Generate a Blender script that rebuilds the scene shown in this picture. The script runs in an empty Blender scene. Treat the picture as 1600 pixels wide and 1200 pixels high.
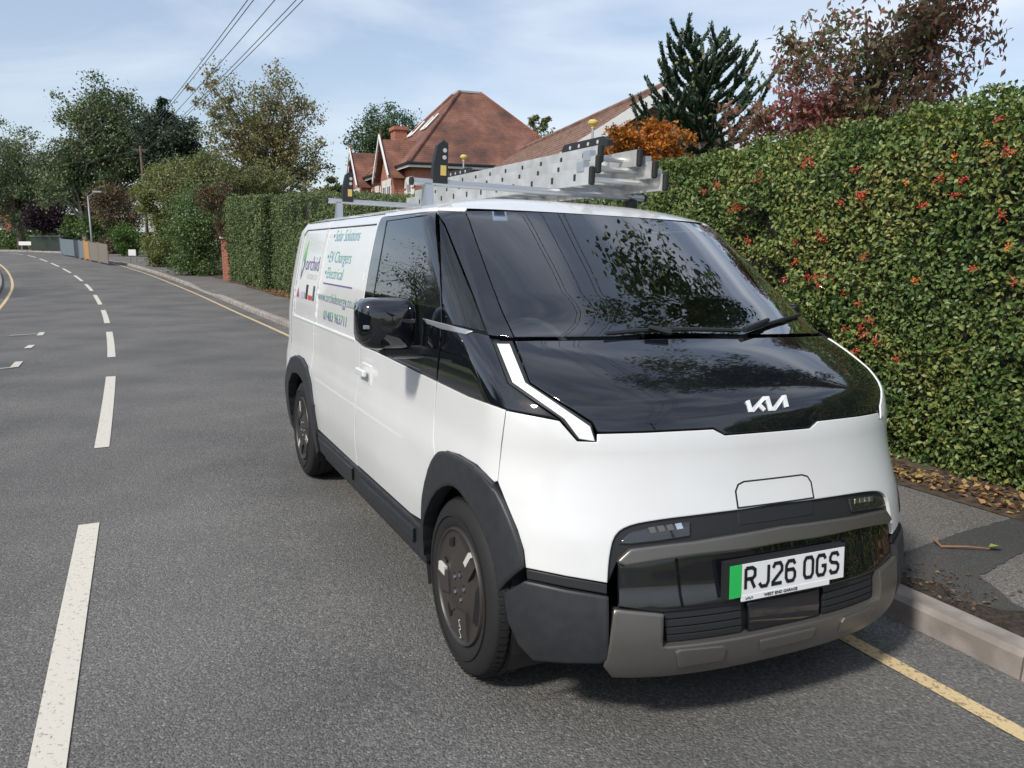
import bpy, bmesh, math, random
import numpy as np
from mathutils import Vector, Matrix, geometry
random.seed(7); RNG = np.random.default_rng(11)
S = bpy.context.scene; COL = S.collection
R = math.radians
# ------------------------------------------------------------------ camera, sky, sun, exposure
F, PITCH, CAMH = 1243.5, 0.170454, 1.654           # focal length in photo pixels (1600 wide), tilt down, eye height
cam = bpy.data.cameras.new('camera'); camo = bpy.data.objects.new('camera', cam); COL.objects.link(camo)
cam.sensor_fit = 'HORIZONTAL'; cam.sensor_width = 36; cam.lens = F/1600*36
cam.clip_start = 0.05; cam.clip_end = 3000
camo.location = (0, 0, CAMH); camo.rotation_euler = (math.pi/2-PITCH, 0, 0); S.camera = camo
SUN_AZ = (-0.62, -0.785); SUN_EL = R(44)
W = bpy.data.worlds.new('World'); S.world = W; W.use_nodes = True
nt = W.node_tree; nt.nodes.clear()
def N(t, ty, **k):
    n = t.nodes.new(ty)
    for a, b in k.items(): setattr(n, a, b)
    return n
out = N(nt, 'ShaderNodeOutputWorld'); bg = N(nt, 'ShaderNodeBackground'); sky = N(nt, 'ShaderNodeTexSky')
sky.sky_type = 'NISHITA'; sky.sun_disc = False; sky.sun_elevation = SUN_EL
sky.sun_rotation = math.atan2(SUN_AZ[0], SUN_AZ[1]); sky.air_density = 1.0; sky.dust_density = 1.5; sky.altitude = 50
tc = N(nt, 'ShaderNodeTexCoord'); mp = N(nt, 'ShaderNodeMapping'); mp.inputs['Scale'].default_value = (1.1, 1.6, 5.0)
mp.inputs['Rotation'].default_value = (0, R(6), R(25))
nz = N(nt, 'ShaderNodeTexNoise'); nz.inputs['Scale'].default_value = 1.5; nz.inputs['Detail'].default_value = 7; nz.inputs['Roughness'].default_value = .52
nz.inputs['Distortion'].default_value = .5
rp = N(nt, 'ShaderNodeValToRGB'); rp.color_ramp.elements[0].position = .42; rp.color_ramp.elements[1].position = .66
rp.color_ramp.elements[0].color = (.26, .26, .26, 1); rp.color_ramp.elements[1].color = (.9, .9, .9, 1)
mx = N(nt, 'ShaderNodeMixRGB'); mx.inputs[2].default_value = (5.6, 6.1, 6.9, 1)      # thin bright cloud over the blue
L = nt.links.new
L(tc.outputs['Generated'], mp.inputs['Vector']); L(mp.outputs['Vector'], nz.inputs['Vector']); L(nz.outputs['Fac'], rp.inputs['Fac'])
L(rp.outputs['Color'], mx.inputs[0]); L(sky.outputs['Color'], mx.inputs[1]); L(mx.outputs['Color'], bg.inputs['Color'])
bg.inputs['Strength'].default_value = .118; L(bg.outputs['Background'], out.inputs['Surface'])
sl = bpy.data.lights.new('sun', 'SUN'); sl.energy = 2.9; sl.angle = R(6); sl.color = (1, .95, .87)
slo = bpy.data.objects.new('sun', sl); COL.objects.link(slo)
sd = Vector((SUN_AZ[0]*math.cos(SUN_EL), SUN_AZ[1]*math.cos(SUN_EL), math.sin(SUN_EL)))
slo.rotation_euler = sd.to_track_quat('Z', 'Y').to_euler(); slo.location = (0, 0, 30)
vs = S.view_settings; vs.view_transform = 'Standard'; vs.look = 'None'; vs.exposure = 0.36; vs.gamma = 1; vs.use_curve_mapping = False

# ------------------------------------------------------------------ helpers
def mat(name, col=(.5, .5, .5), rough=.5, metal=0, spec=.5, coat=0, emit=None):
    m = bpy.data.materials.new(name); m.use_nodes = True
    b = m.node_tree.nodes['Principled BSDF']
    b.inputs['Base Color'].default_value = (*col, 1); b.inputs['Roughness'].default_value = rough
    b.inputs['Metallic'].default_value = metal; b.inputs['Specular IOR Level'].default_value = spec
    b.inputs['Coat Weight'].default_value = coat; b.inputs['Coat Roughness'].default_value = .03
    if emit: b.inputs['Emission Color'].default_value = (*emit[0], 1); b.inputs['Emission Strength'].default_value = emit[1]
    return m
def nodes(m): return m.node_tree, m.node_tree.nodes['Principled BSDF']
def noisy(m, c1, c2, scale=8, detail=6, lo=.35, hi=.65, bump=0, bscale=None, bdist=.01, rough=None, coords='Object', stretch=None):
    t, b = nodes(m); tcn = N(t, 'ShaderNodeTexCoord'); n = N(t, 'ShaderNodeTexNoise'); r = N(t, 'ShaderNodeValToRGB')
    n.inputs['Scale'].default_value = scale; n.inputs['Detail'].default_value = detail
    v = tcn.outputs[coords]
    if stretch:
        mpn = N(t, 'ShaderNodeMapping'); mpn.inputs['Scale'].default_value = stretch; t.links.new(v, mpn.inputs['Vector']); v = mpn.outputs['Vector']
    t.links.new(v, n.inputs['Vector']); t.links.new(n.outputs['Fac'], r.inputs['Fac'])
    e = r.color_ramp.elements; e[0].position = lo; e[1].position = hi; e[0].color = (*c1, 1); e[1].color = (*c2, 1)
    t.links.new(r.outputs['Color'], b.inputs['Base Color'])
    if bump:
        n2 = N(t, 'ShaderNodeTexNoise'); n2.inputs['Scale'].default_value = bscale or scale*4; n2.inputs['Detail'].default_value = 4
        t.links.new(v, n2.inputs['Vector'])
        bp = N(t, 'ShaderNodeBump'); bp.inputs['Strength'].default_value = bump; bp.inputs['Distance'].default_value = bdist
        t.links.new(n2.outputs['Fac'], bp.inputs['Height']); t.links.new(bp.outputs['Normal'], b.inputs['Normal'])
    return m
def leafmat(name, cols, rough=.45, trans=.25, clump=1.2, spec=.5):
    """leaf colours vary by leaf and by clump"""
    m = mat(name, cols[0], rough, spec=spec); t, b = nodes(m)
    g = N(t, 'ShaderNodeNewGeometry'); r = N(t, 'ShaderNodeValToRGB'); tcn = N(t, 'ShaderNodeTexCoord'); n = N(t, 'ShaderNodeTexNoise')
    n.inputs['Scale'].default_value = clump; n.inputs['Detail'].default_value = 3
    t.links.new(tcn.outputs['Object'], n.inputs['Vector'])
    ma = N(t, 'ShaderNodeMath', operation='MULTIPLY_ADD'); ma.inputs[1].default_value = .55
    mb = N(t, 'ShaderNodeMath', operation='MULTIPLY_ADD'); mb.inputs[1].default_value = 1.3; mb.inputs[2].default_value = -.42
    t.links.new(n.outputs['Fac'], mb.inputs[0]); t.links.new(g.outputs['Random Per Island'], ma.inputs[0]); t.links.new(mb.outputs[0], ma.inputs[2])
    t.links.new(ma.outputs[0], r.inputs['Fac'])
    el = r.color_ramp.elements
    while len(el) < len(cols): el.new(.5)
    for i, c in enumerate(cols): el[i].position = i/(len(cols)-1)*.9+.05; el[i].color = (*c, 1)
    t.links.new(r.outputs['Color'], b.inputs['Base Color'])
    tr = N(t, 'ShaderNodeBsdfTranslucent'); mxs = N(t, 'ShaderNodeMixShader'); mxs.inputs[0].default_value = trans
    t.links.new(r.outputs['Color'], tr.inputs['Color']); t.links.new(b.outputs[0], mxs.inputs[1]); t.links.new(tr.outputs[0], mxs.inputs[2])
    t.links.new(mxs.outputs[0], t.nodes['Material Output'].inputs['Surface'])
    return m
def glassmat(name, tint=(.6, .68, .66), ior=1.5, gain=1.0):
    m = bpy.data.materials.new(name); m.use_nodes = True; t = m.node_tree; t.nodes.clear()
    o = N(t, 'ShaderNodeOutputMaterial'); tr = N(t, 'ShaderNodeBsdfTransparent'); gl = N(t, 'ShaderNodeBsdfGlossy'); fr = N(t, 'ShaderNodeFresnel'); mxs = N(t, 'ShaderNodeMixShader')
    tr.inputs[0].default_value = (*tint, 1); gl.inputs['Roughness'].default_value = 0.0; fr.inputs[0].default_value = ior
    mu = N(t, 'ShaderNodeMath', operation='MULTIPLY'); mu.inputs[1].default_value = gain; mu.use_clamp = True
    t.links.new(fr.outputs[0], mu.inputs[0]); t.links.new(mu.outputs[0], mxs.inputs[0]); t.links.new(tr.outputs[0], mxs.inputs[1]); t.links.new(gl.outputs[0], mxs.inputs[2])
    t.links.new(mxs.outputs[0], o.inputs[0]); return m
def tag(o, label=None, cat=None, group=None, kind=None):
    if label: o['label'] = label
    if cat: o['category'] = cat
    if group: o['group'] = group
    if kind: o['kind'] = kind
    return o
def empty(name, loc=(0, 0, 0), rot=(0, 0, 0)):
    o = bpy.data.objects.new(name, None); o.location = loc; o.rotation_euler = rot; COL.objects.link(o); o.empty_display_size = .2; return o
def mk(name, verts, faces, m=None, parent=None, smooth=False, local=False):
    """one mesh object; verts are world coordinates unless local (then in the parent's frame)"""
    me = bpy.data.meshes.new(name)
    v = np.asarray(verts, float).reshape(-1, 3)
    if parent is not None and not local: v = v-np.array(root_loc(parent))
    me.from_pydata(v.tolist(), [], [list(map(int, f)) for f in faces]); me.update()
    if smooth: me.polygons.foreach_set('use_smooth', [True]*len(me.polygons))
    if m: me.materials.append(m)
    o = bpy.data.objects.new(name, me); COL.objects.link(o)
    if parent is not None: o.parent = parent
    return o
def root_loc(p):
    l = Vector(p.location)
    while p.parent: p = p.parent; l = l+Vector(p.location)
    return l
def bigmesh(name, V, tri, m, parent=None, quads=False, smooth=False):
    """fast mesh from numpy arrays"""
    if parent is not None: V = V-np.array(root_loc(parent))
    k = tri.shape[1]; me = bpy.data.meshes.new(name)
    me.vertices.add(len(V)); me.vertices.foreach_set('co', V.astype(np.float32).ravel())
    me.loops.add(tri.size); me.loops.foreach_set('vertex_index', tri.astype(np.int32).ravel())
    me.polygons.add(len(tri)); me.polygons.foreach_set('loop_start', np.arange(0, tri.size, k, dtype=np.int32)); me.polygons.foreach_set('loop_total', np.full(len(tri), k, np.int32))
    if smooth: me.polygons.foreach_set('use_smooth', np.ones(len(tri), bool))
    me.update(calc_edges=True); me.validate()
    if m: me.materials.append(m)
    o = bpy.data.objects.new(name, me); COL.objects.link(o)
    if parent is not None: o.parent = parent
    return o
class MB:
    """collects simple solids into one mesh"""
    def __init__(s): s.v = []; s.f = []
    def add(s, v, f):
        b = len(s.v); s.v += [tuple(p) for p in v]; s.f += [tuple(i+b for i in q) for q in f]; return s
    def box(s, c, d, M=None):
        x, y, z = [k/2 for k in d]
        v = [Vector((a*x, b*y, e*z)) for a in (-1, 1) for b in (-1, 1) for e in (-1, 1)]
        if M: v = [M @ p for p in v]
        v = [p+Vector(c) for p in v]
        return s.add(v, [(0, 1, 3, 2), (4, 6, 7, 5), (0, 4, 5, 1), (2, 3, 7, 6), (0, 2, 6, 4), (1, 5, 7, 3)])
    def rbox(s, c, d, r=.02, M=None, seg=3):
        """box with rounded vertical edges and chamfered top and bottom"""
        x, y, z = [k/2 for k in d]; r = min(r, x*.95, y*.95); ring = []
        for (sx, sy, a0) in ((1, 1, 0), (-1, 1, 90), (-1, -1, 180), (1, -1, 270)):
            for i in range(seg+1):
                a = R(a0+90*i/seg); ring.append((sx*(x-r)+r*math.cos(a), sy*(y-r)+r*math.sin(a)))
        n = len(ring); v = []; q = min(r*.6, z*.6)
        for (zz, sc) in ((-z, q), (-z+q, 0), (z-q, 0), (z, q)):
            for (a, b) in ring: v.append(Vector((a*(1-sc/x), b*(1-sc/y), zz)))
        f = []
        for k in range(3):
            for i in range(n): j = (i+1) % n; f.append((k*n+i, k*n+j, (k+1)*n+j, (k+1)*n+i))
        f.append(tuple(range(n-1, -1, -1))); f.append(tuple(range(3*n, 4*n)))
        if M: v = [M @ p for p in v]
        return s.add([p+Vector(c) for p in v], f)
    def tube(s, pts, rad, seg=8, cap=True):
        pts = [Vector(p) for p in pts]; n = len(pts)
        rad = rad if hasattr(rad, '__len__') else [rad]*n
        v = []; ref = None
        for i, p in enumerate(pts):
            d = (pts[min(i+1, n-1)]-pts[max(i-1, 0)]).normalized()
            if ref is None: ref = d.orthogonal().normalized()
            ref = (ref-d*ref.dot(d)).normalized(); b = d.cross(ref)
            for k in range(seg): a = 2*math.pi*k/seg; v.append(p+(ref*math.cos(a)+b*math.sin(a))*rad[i])
        f = [(i*seg+k, i*seg+(k+1) % seg, (i+1)*seg+(k+1) % seg, (i+1)*seg+k) for i in range(n-1) for k in range(seg)]
        if cap: f += [tuple(range(seg-1, -1, -1)), tuple(range((n-1)*seg, n*seg))]
        return s.add(v, f)
    def lathe(s, prof, c=(0, 0, 0), axis='y', seg=48, closed=False):
        """profile (radius, along-axis) turned round an axis through c"""
        v = []
        for (r, h) in prof:
            for k in range(seg):
                a = 2*math.pi*k/seg; p = (r*math.cos(a), h, r*math.sin(a)) if axis == 'y' else (r*math.cos(a), r*math.sin(a), h)
                v.append((p[0]+c[0], p[1]+c[1], p[2]+c[2]))
        n = len(prof); rng = n if closed else n-1
        f = [(i*seg+k, i*seg+(k+1) % seg, ((i+1) % n)*seg+(k+1) % seg, ((i+1) % n)*seg+k) for i in range(rng) for k in range(seg)]
        return s.add(v, f)
    def prism(s, poly, a, b, axis='y'):
        n = len(poly)
        P = (lambda p, h: (p[0], h, p[1])) if axis == 'y' else ((lambda p, h: (h, p[0], p[1])) if axis == 'x' else (lambda p, h: (p[0], p[1], h)))
        v = [P(p, a) for p in poly]+[P(p, b) for p in poly]
        return s.add(v, [tuple(range(n-1, -1, -1)), tuple(range(n, 2*n))]+[(i, (i+1) % n, n+(i+1) % n, n+i) for i in range(n)])
    def build(s, name, m, parent=None, smooth=False, local=True):
        o = mk(name, s.v, s.f, m, parent, smooth, local)
        bm = bmesh.new(); bm.from_mesh(o.data); bmesh.ops.recalc_face_normals(bm, faces=bm.faces); bm.to_mesh(o.data); bm.free()
        if smooth: sharp(o)
        return o
def sharp(o, ang=35):
    me = o.data; me.polygons.foreach_set('use_smooth', [True]*len(me.polygons)); me.set_sharp_from_angle(angle=R(ang)); return o
def pchip(xs, ys):
    xs = np.array(xs, float); ys = np.array(ys, float); h = np.diff(xs); d = np.diff(ys)/h; m = np.zeros_like(ys)
    for i in range(1, len(xs)-1):
        if d[i-1]*d[i] > 0: w1 = 2*h[i]+h[i-1]; w2 = h[i]+2*h[i-1]; m[i] = (w1+w2)/(w1/d[i-1]+w2/d[i])
    m[0] = d[0]; m[-1] = d[-1]
    def f(x):
        x = np.clip(np.asarray(x, float), xs[0], xs[-1]); i = np.clip(np.searchsorted(xs, x)-1, 0, len(xs)-2)
        t = (x-xs[i])/h[i]
        return (2*t**3-3*t**2+1)*ys[i]+(t**3-2*t**2+t)*h[i]*m[i]+(-2*t**3+3*t**2)*ys[i+1]+(t**3-t**2)*h[i]*m[i+1]
    return f
CP, SP = math.cos(PITCH), math.sin(PITCH)
def ray(px, py):
    a = (px-800)/F; b = (600-py)/F; d = np.array([a, CP+b*SP, -SP+b*CP]); return d/np.linalg.norm(d)
def at(px, py, Y):
    """the point seen at a photo pixel, at distance Y ahead"""
    d = ray(px, py); return np.array([0, 0, CAMH])+d*(Y/d[1])
def project(P):
    P = np.atleast_2d(P)-np.array([0, 0, CAMH]); dd = P[:, 1]*CP-P[:, 2]*SP; u = P[:, 1]*SP+P[:, 2]*CP
    return np.stack([800+F*P[:, 0]/dd, 600-F*u/dd], -1)
TERR = pchip([-400, 0, 19.5, 27.6, 32.8, 38, 43.5, 53, 66, 80, 106, 900], [0, 0, 0, .12, .24, .42, .61, .95, 1.3, 1.47, 1.52, 1.6])
def ground_px(px, py, dz=0):
    d = ray(px, py); lo, hi = .5, 400.
    g = lambda t: CAMH+d[2]*t-float(TERR(d[1]*t))-dz
    ts = np.linspace(1, 300, 3000); vals = CAMH+d[2]*ts-TERR(d[1]*ts)-dz; i = int(np.argmax(vals < 0)); 
    if vals[i] >= 0: i = len(ts)-1
    lo, hi = ts[max(i-1, 0)], ts[i]
    for _ in range(40):
        m_ = (lo+hi)/2
        if g(m_) > 0: lo = m_
        else: hi = m_
    return np.array([d[0]*lo, d[1]*lo, CAMH+d[2]*lo])
def spline(pts, n=6, closed=False):
    P = [np.array(p, float) for p in pts]; o = []
    for i in range(len(P)-1):
        p0 = P[max(i-1, 0)]; p1 = P[i]; p2 = P[i+1]; p3 = P[min(i+2, len(P)-1)]
        for k in range(n):
            t = k/n; o.append(tuple(.5*((2*p1)+(-p0+p2)*t+(2*p0-5*p1+4*p2-p3)*t*t+(-p0+3*p1-3*p2+p3)*t**3)))
    o.append(tuple(P[-1])); return o
# ------------------------------------------------------------------ road, kerbs, pavement
CLPX = [(72, 1200), (138, 827), (160, 704), (174, 592), (175, 564), (173, 525), (168, 509), (164, 489), (158, 478), (146, 456), (133, 441), (112, 427), (94, 417), (75, 409), (45, 399), (14, 393)]
CLN = [ground_px(x, y, .04)[:2] for x, y in CLPX]
d0 = np.array([-.425, .905]); d0 /= np.linalg.norm(d0)
CLN = [CLN[0]-d0*k for k in (70, 40, 20, 10, 5, 2.5)]+CLN
dl = CLN[-1]-CLN[-2]; dl = dl/np.linalg.norm(dl); CLN += [CLN[-1]+np.array([-.96, .28])*k for k in (12, 40, 90)]
CLN = np.array(spline(CLN, 8) if 'spline' in globals() else CLN)
# smooth and resample by length
for _ in range(60): CLN[1:-1] = CLN[1:-1]*.5+(CLN[:-2]+CLN[2:])*.25
sg_ = np.concatenate([[0], np.cumsum(np.linalg.norm(np.diff(CLN, axis=0), axis=1))])
S0 = sg_[np.argmin(np.linalg.norm(CLN-np.array(ground_px(160, 704, .04)[:2]), axis=1))]
def cpos(s): s = np.asarray(s, float)+S0; return np.stack([np.interp(s, sg_, CLN[:, 0]), np.interp(s, sg_, CLN[:, 1])], -1)
def cdir(s): d = cpos(np.asarray(s)+.4)-cpos(np.asarray(s)-.4); return d/np.linalg.norm(d, axis=-1, keepdims=True)
def camber(n): return .042-.0079*np.minimum(np.abs(n), 3.45)**2
def rp(s, n, dz=0):
    """point s metres along the road (0 = start of the second dash), n metres right of its centre line"""
    s = np.asarray(s, float); n = np.asarray(n, float); p = cpos(s); d = cdir(s); q = p+np.stack([d[..., 1], -d[..., 0]], -1)*n[..., None]
    return np.concatenate([q, (TERR(q[..., 1])+camber(n)+dz)[..., None]], -1)
def strip(name, s0, s1, prof, m, parent=None, ds=.5, smooth=True, n_of_s=None):
    """sweep a cross-section [(n, dz), ...] along the road"""
    k = max(2, int((s1-s0)/ds)+1); ss = np.linspace(s0, s1, k); V = []
    for (n, dz) in prof: V.append(rp(ss, np.full(k, float(n))+(n_of_s(ss) if n_of_s else 0), dz))
    V = np.stack(V, 1).reshape(-1, 3); w = len(prof)
    Fc = [(i*w+j, i*w+j+1, (i+1)*w+j+1, (i+1)*w+j) for i in range(k-1) for j in range(w-1)]
    o = mk(name, V, [f[::-1] for f in Fc], m, parent); 
    if smooth: sharp(o, 30)
    return o
def asphalt(name, c1, c2, stone, bump=.5, sc=160):
    m = mat(name, c1, .85, spec=.35); t, b = nodes(m); g = N(t, 'ShaderNodeTexCoord')
    n1 = N(t, 'ShaderNodeTexNoise'); n1.inputs['Scale'].default_value = .8; n1.inputs['Detail'].default_value = 5
    v = N(t, 'ShaderNodeTexVoronoi'); v.inputs['Scale'].default_value = sc; n2 = N(t, 'ShaderNodeTexNoise'); n2.inputs['Scale'].default_value = sc*.6; n2.inputs['Detail'].default_value = 3
    for q in (n1, v, n2): t.links.new(g.outputs['Object'], q.inputs['Vector'])
    r1 = N(t, 'ShaderNodeValToRGB'); e = r1.color_ramp.elements; e[0].position = .35; e[1].position = .65; e[0].color = (*c1, 1); e[1].color = (*c2, 1); t.links.new(n1.outputs['Fac'], r1.inputs['Fac'])
    r2 = N(t, 'ShaderNodeValToRGB'); e = r2.color_ramp.elements; e[0].position = .30; e[1].position = .75; e[0].color = (.35, .35, .35, 1); e[1].color = (1.75, 1.72, 1.66, 1); t.links.new(n2.outputs['Fac'], r2.inputs['Fac'])
    mu = N(t, 'ShaderNodeMixRGB', blend_type='MULTIPLY'); mu.inputs[0].default_value = stone; t.links.new(r1.outputs[0], mu.inputs[1]); t.links.new(r2.outputs[0], mu.inputs[2])
    # each stone its own grey
    sp = N(t, 'ShaderNodeSeparateColor'); t.links.new(v.outputs['Color'], sp.inputs[0]); r3 = N(t, 'ShaderNodeValToRGB'); e = r3.color_ramp.elements
    e[0].position = .0; e[0].color = (.55, .55, .55, 1); e[1].position = .9; e[1].color = (1.2, 1.2, 1.2, 1); x = e.new(1.0); x.color = (2.1, 2.05, 1.95, 1)
    t.links.new(sp.outputs[0], r3.inputs['Fac']); mu2 = N(t, 'ShaderNodeMixRGB', blend_type='MULTIPLY'); mu2.inputs[0].default_value = stone
    t.links.new(mu.outputs[0], mu2.inputs[1]); t.links.new(r3.outputs[0], mu2.inputs[2]); t.links.new(mu2.outputs[0], b.inputs['Base Color'])
    bp = N(t, 'ShaderNodeBump'); bp.inputs['Strength'].default_value = bump; bp.inputs['Distance'].default_value = .006; bp.invert = True
    t.links.new(v.outputs['Distance'], bp.inputs['Height']); t.links.new(bp.outputs['Normal'], b.inputs['Normal']); return m
M_ROAD = asphalt('road_asphalt', (.112, .111, .110), (.160, .157, .153), .6, .8, 125)
M_PAVE = asphalt('pavement_asphalt', (.13, .125, .12), (.175, .168, .16), .65, .6, 150)
M_PATCH = asphalt('patched_asphalt', (.055, .055, .056), (.075, .074, .073), .5, .35, 200)
def paint(name, c, worn=.5):
    m = mat(name, c, .7); t, b = nodes(m); g = N(t, 'ShaderNodeTexCoord'); n = N(t, 'ShaderNodeTexNoise'); n.inputs['Scale'].default_value = 55; n.inputs['Detail'].default_value = 6; n.inputs['Roughness'].default_value = .7
    t.links.new(g.outputs['Object'], n.inputs['Vector']); r = N(t, 'ShaderNodeValToRGB'); e = r.color_ramp.elements; e[0].position = worn-.16; e[1].position = worn-.08; e[0].color = (c[0]*.35, c[1]*.35, c[2]*.35, 1); e[1].color = (*c, 1)
    t.links.new(n.outputs['Fac'], r.inputs['Fac']); t.links.new(r.outputs[0], b.inputs['Base Color'])
    bp = N(t, 'ShaderNodeBump'); bp.inputs['Strength'].default_value = .5; bp.inputs['Distance'].default_value = .004; t.links.new(n.outputs['Fac'], bp.inputs['Height']); t.links.new(bp.outputs[0], b.inputs['Normal']); return m
M_LINE = paint('white_line_paint', (.58, .55, .48), .50); M_YLINE = paint('yellow_line_paint', (.62, .48, .27), .55)
M_KERB = mat('kerb_concrete', (.3, .27, .25), .85); noisy(M_KERB, (.20, .175, .155), (.36, .32, .29), 5, bump=.6, bscale=160, bdist=.004)
M_SOIL = mat('soil', (.07, .05, .035), .95); noisy(M_SOIL, (.035, .025, .018), (.10, .07, .045), 14, bump=.8, bscale=60, bdist=.02)
M_GRASS = mat('verge_grass', (.09, .12, .04), .9); noisy(M_GRASS, (.06, .09, .03), (.14, .15, .06), 3, bump=.5, bscale=60)
# ground sheet out to the horizon
gx = np.concatenate([np.linspace(-900, -80, 12), np.linspace(-70, 60, 27), np.linspace(80, 900, 12)]); gy = np.concatenate([np.linspace(-300, -20, 8), np.linspace(-10, 120, 66), np.linspace(150, 1500, 14)])
V = [(x, y, float(TERR(y))-.16) for y in gy for x in gx]; w = len(gx)
sharp(tag(mk('ground', V, [(j*w+i, j*w+i+1, (j+1)*w+i+1, (j+1)*w+i) for j in range(len(gy)-1) for i in range(w-1)], M_GRASS), kind='structure'), 60)
NL, NR = -2.75, 3.44
def left_edge(s): return np.zeros_like(s)
road = strip('road', -45, 128, [(n, 0) for n in np.linspace(NL-.3, NR+.03, 15)], M_ROAD); tag(road, kind='structure')
for k in range(-8, 21):
    s0 = 6.0*k; strip('lane_dash', s0, s0+4.0, [(-.055, .005), (.055, .005)], M_LINE, road, .4)
strip('yellow_line', -45, 45.5, [(3.02, .005), (3.105, .005)], M_YLINE, road, .4); strip('yellow_line', 53, 118, [(2.95, .006), (3.05, .006)], M_YLINE, road)
strip('yellow_line', 14, 118, [(NL+.28, .006), (NL+.37, .006)], M_YLINE, road)
for (px0, px1, w_) in (((0, 577), (22, 575), .05), ((22, 575), (30, 566), .10), ((43, 545), (50, 540), .10), ((14, 525), (64, 522), .05), ((62, 525), (66, 520), .10)):
    a = ground_px(*px0, .03); b = ground_px(*px1, .03); d = b-a; p = np.array([-d[1], d[0], 0]); p = p/np.linalg.norm(p)*w_/2; z = np.array([0, 0, .012])
    mk('bay_mark', [a+p+z, b+p+z, b-p+z, a-p+z], [(0, 1, 2, 3)], M_LINE, road)
# kerb stones (each stone its own part) and dropped lengths at the drive and the side turning
kerb = empty('kerb', tuple(rp(0, NR))); tag(kerb, kind='structure')
def kh(s): return .115-.09*float(np.exp(-((s-23.0)/2.4)**4))-.10*float(np.exp(-((s-49.2)/3.2)**6))
s_ = -30.0
while s_ < 112:
    L_ = .914 if s_ < 46 else 2.4
    a, b = s_+.004, s_+L_-.004; V = []
    for ss in (a, b):
        h = kh(ss)
        for (n, z) in ((NR, -.05), (NR+.012, h-.022), (NR+.035, h), (NR+.135, h+.002), (NR+.135, -.05)): V.append(rp(np.array(ss), np.array(n), z))
    mk('kerb_stone', V, [(i, i+1, 6+i, 5+i)[::-1] for i in range(4)]+[(0, 1, 2, 3, 4), (9, 8, 7, 6, 5)], M_KERB, kerb); s_ += L_
ss = np.linspace(-30, 112, 285); khs = np.array([kh(x) for x in ss])
V = np.stack([rp(ss, np.full(285, NR+.134), 0), rp(ss, np.full(285, NR+.7), .118), rp(ss, np.full(285, 5.1), .128), rp(ss, np.full(285, 5.6), .13)], 1); V[:, 0, 2] += khs-.003; V = V.reshape(-1, 3)
pav = sharp(mk('pavement', V, [(i*4+j, (i+1)*4+j, (i+1)*4+j+1, i*4+j+1) for i in range(284) for j in range(3)], M_PAVE), 30); tag(pav, kind='structure')
lp = strip('pavement', 16, 112, [(NL-.16, .09), (NL-.8, .10), (NL-2.6, .11)], M_PAVE); tag(lp, kind='structure')
lk = empty('kerb', tuple(rp(30, NL))); tag(lk, kind='structure')
for k in range(48):
    a = 16+k*2.0; V = []
    for ss in (a+.005, a+1.995):
        for (n, z) in ((NL, -.05), (NL-.012, .07), (NL-.03, .09), (NL-.16, .092), (NL-.16, -.05)): V.append(rp(np.array(ss), np.array(n), z))
    mk('kerb_stone', V, [(i, i+1, 6+i, 5+i) for i in range(4)]+[(4, 3, 2, 1, 0), (5, 6, 7, 8, 9)], M_KERB, lk)
# darker repair patches in the pavement, read off the photograph
def flat_px(name, pts, m, dz, parent):
    P = [ground_px(x, y, .05) for x, y in pts]; Q = []
    for i in range(len(P)):
        a, b = P[i], P[(i+1) % len(P)]; k = max(1, int(np.linalg.norm(b-a)/.04)); Q += [a+(b-a)*j/k+np.append(RNG.normal(size=2)*.006, 0) for j in range(k)]
    P = Q; n = len(P); c = np.mean(P, 0); V = []
    for p in P: V.append((p[0], p[1], pz(p[0], p[1])+dz))
    return mk(name, V, [tuple(range(n))], m, parent)
def sn(x, y):
    ss = np.linspace(-30, 40, 1401); p = cpos(ss); i = int(np.argmin((p[:, 0]-x)**2+(p[:, 1]-y)**2)); d = cdir(ss[i:i+1])[0]; return ss[i], (x-p[i, 0])*d[1]-(y-p[i, 1])*d[0]
def pz(x, y): s, n = sn(x, y); return float(TERR(y))+float(camber(n))+np.interp(n, [NR+.13, NR+.6, 5.1, 5.6], [.112, .118, .128, .13])
flat_px('repair_patch', [(1392, 872), (1440, 858), (1500, 838), (1548, 825), (1600, 812), (1640, 830), (1600, 868), (1530, 905), (1575, 940), (1640, 985), (1600, 1010), (1500, 958), (1392, 888)], M_PATCH, .004, pav)
def litter(name, n_, area_fn, size, cols, parent=None, lift=.01, kind='stuff', label=None):
    c = np.array([area_fn() for _ in range(n_)]); c[:, 2] += lift*RNG.random(n_); d = RNG.normal(size=(n_, 3)); d[:, 2] *= .25; nn = RNG.normal(size=(n_, 3))*.45+np.array([0, 0, 1])
    return leaves(name, c, d, nn, size*(.5+RNG.random(n_)), .62, leafmat(name+'_leaf', cols, .8, .1), parent)
def leaves(name, c, d, nn, size, asp, m, parent=None, fold=.18, back=0):
    """many small folded leaves: centres c, pointing along d, facing nn"""
    d = d/np.linalg.norm(d, axis=1, keepdims=True); b = np.cross(nn, d); b /= np.linalg.norm(b, axis=1, keepdims=True)+1e-9; u = np.cross(d, b); size = np.asarray(size)[:, None]
    w = size*asp*.5; P0 = c-d*size*.5; P2 = c+d*size*.5-u*size*.06; P1 = c+b*w+u*w*fold*2-d*size*.06; P3 = c-b*w+u*w*fold*2-d*size*.06; n = len(c)
    V = np.stack([P0, P1, P2, P3], 1).reshape(-1, 3); i = np.arange(n)[:, None]*4
    T = np.concatenate([i+np.array([[0, 1, 2]]), i+np.array([[0, 2, 3]])], 0)
    return bigmesh(name, V, T, m, parent)
def wv(x, k): return np.sin(x*1.7+k)+.6*np.sin(x*4.1+2*k)+.4*np.sin(x*9.3+3*k)
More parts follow.
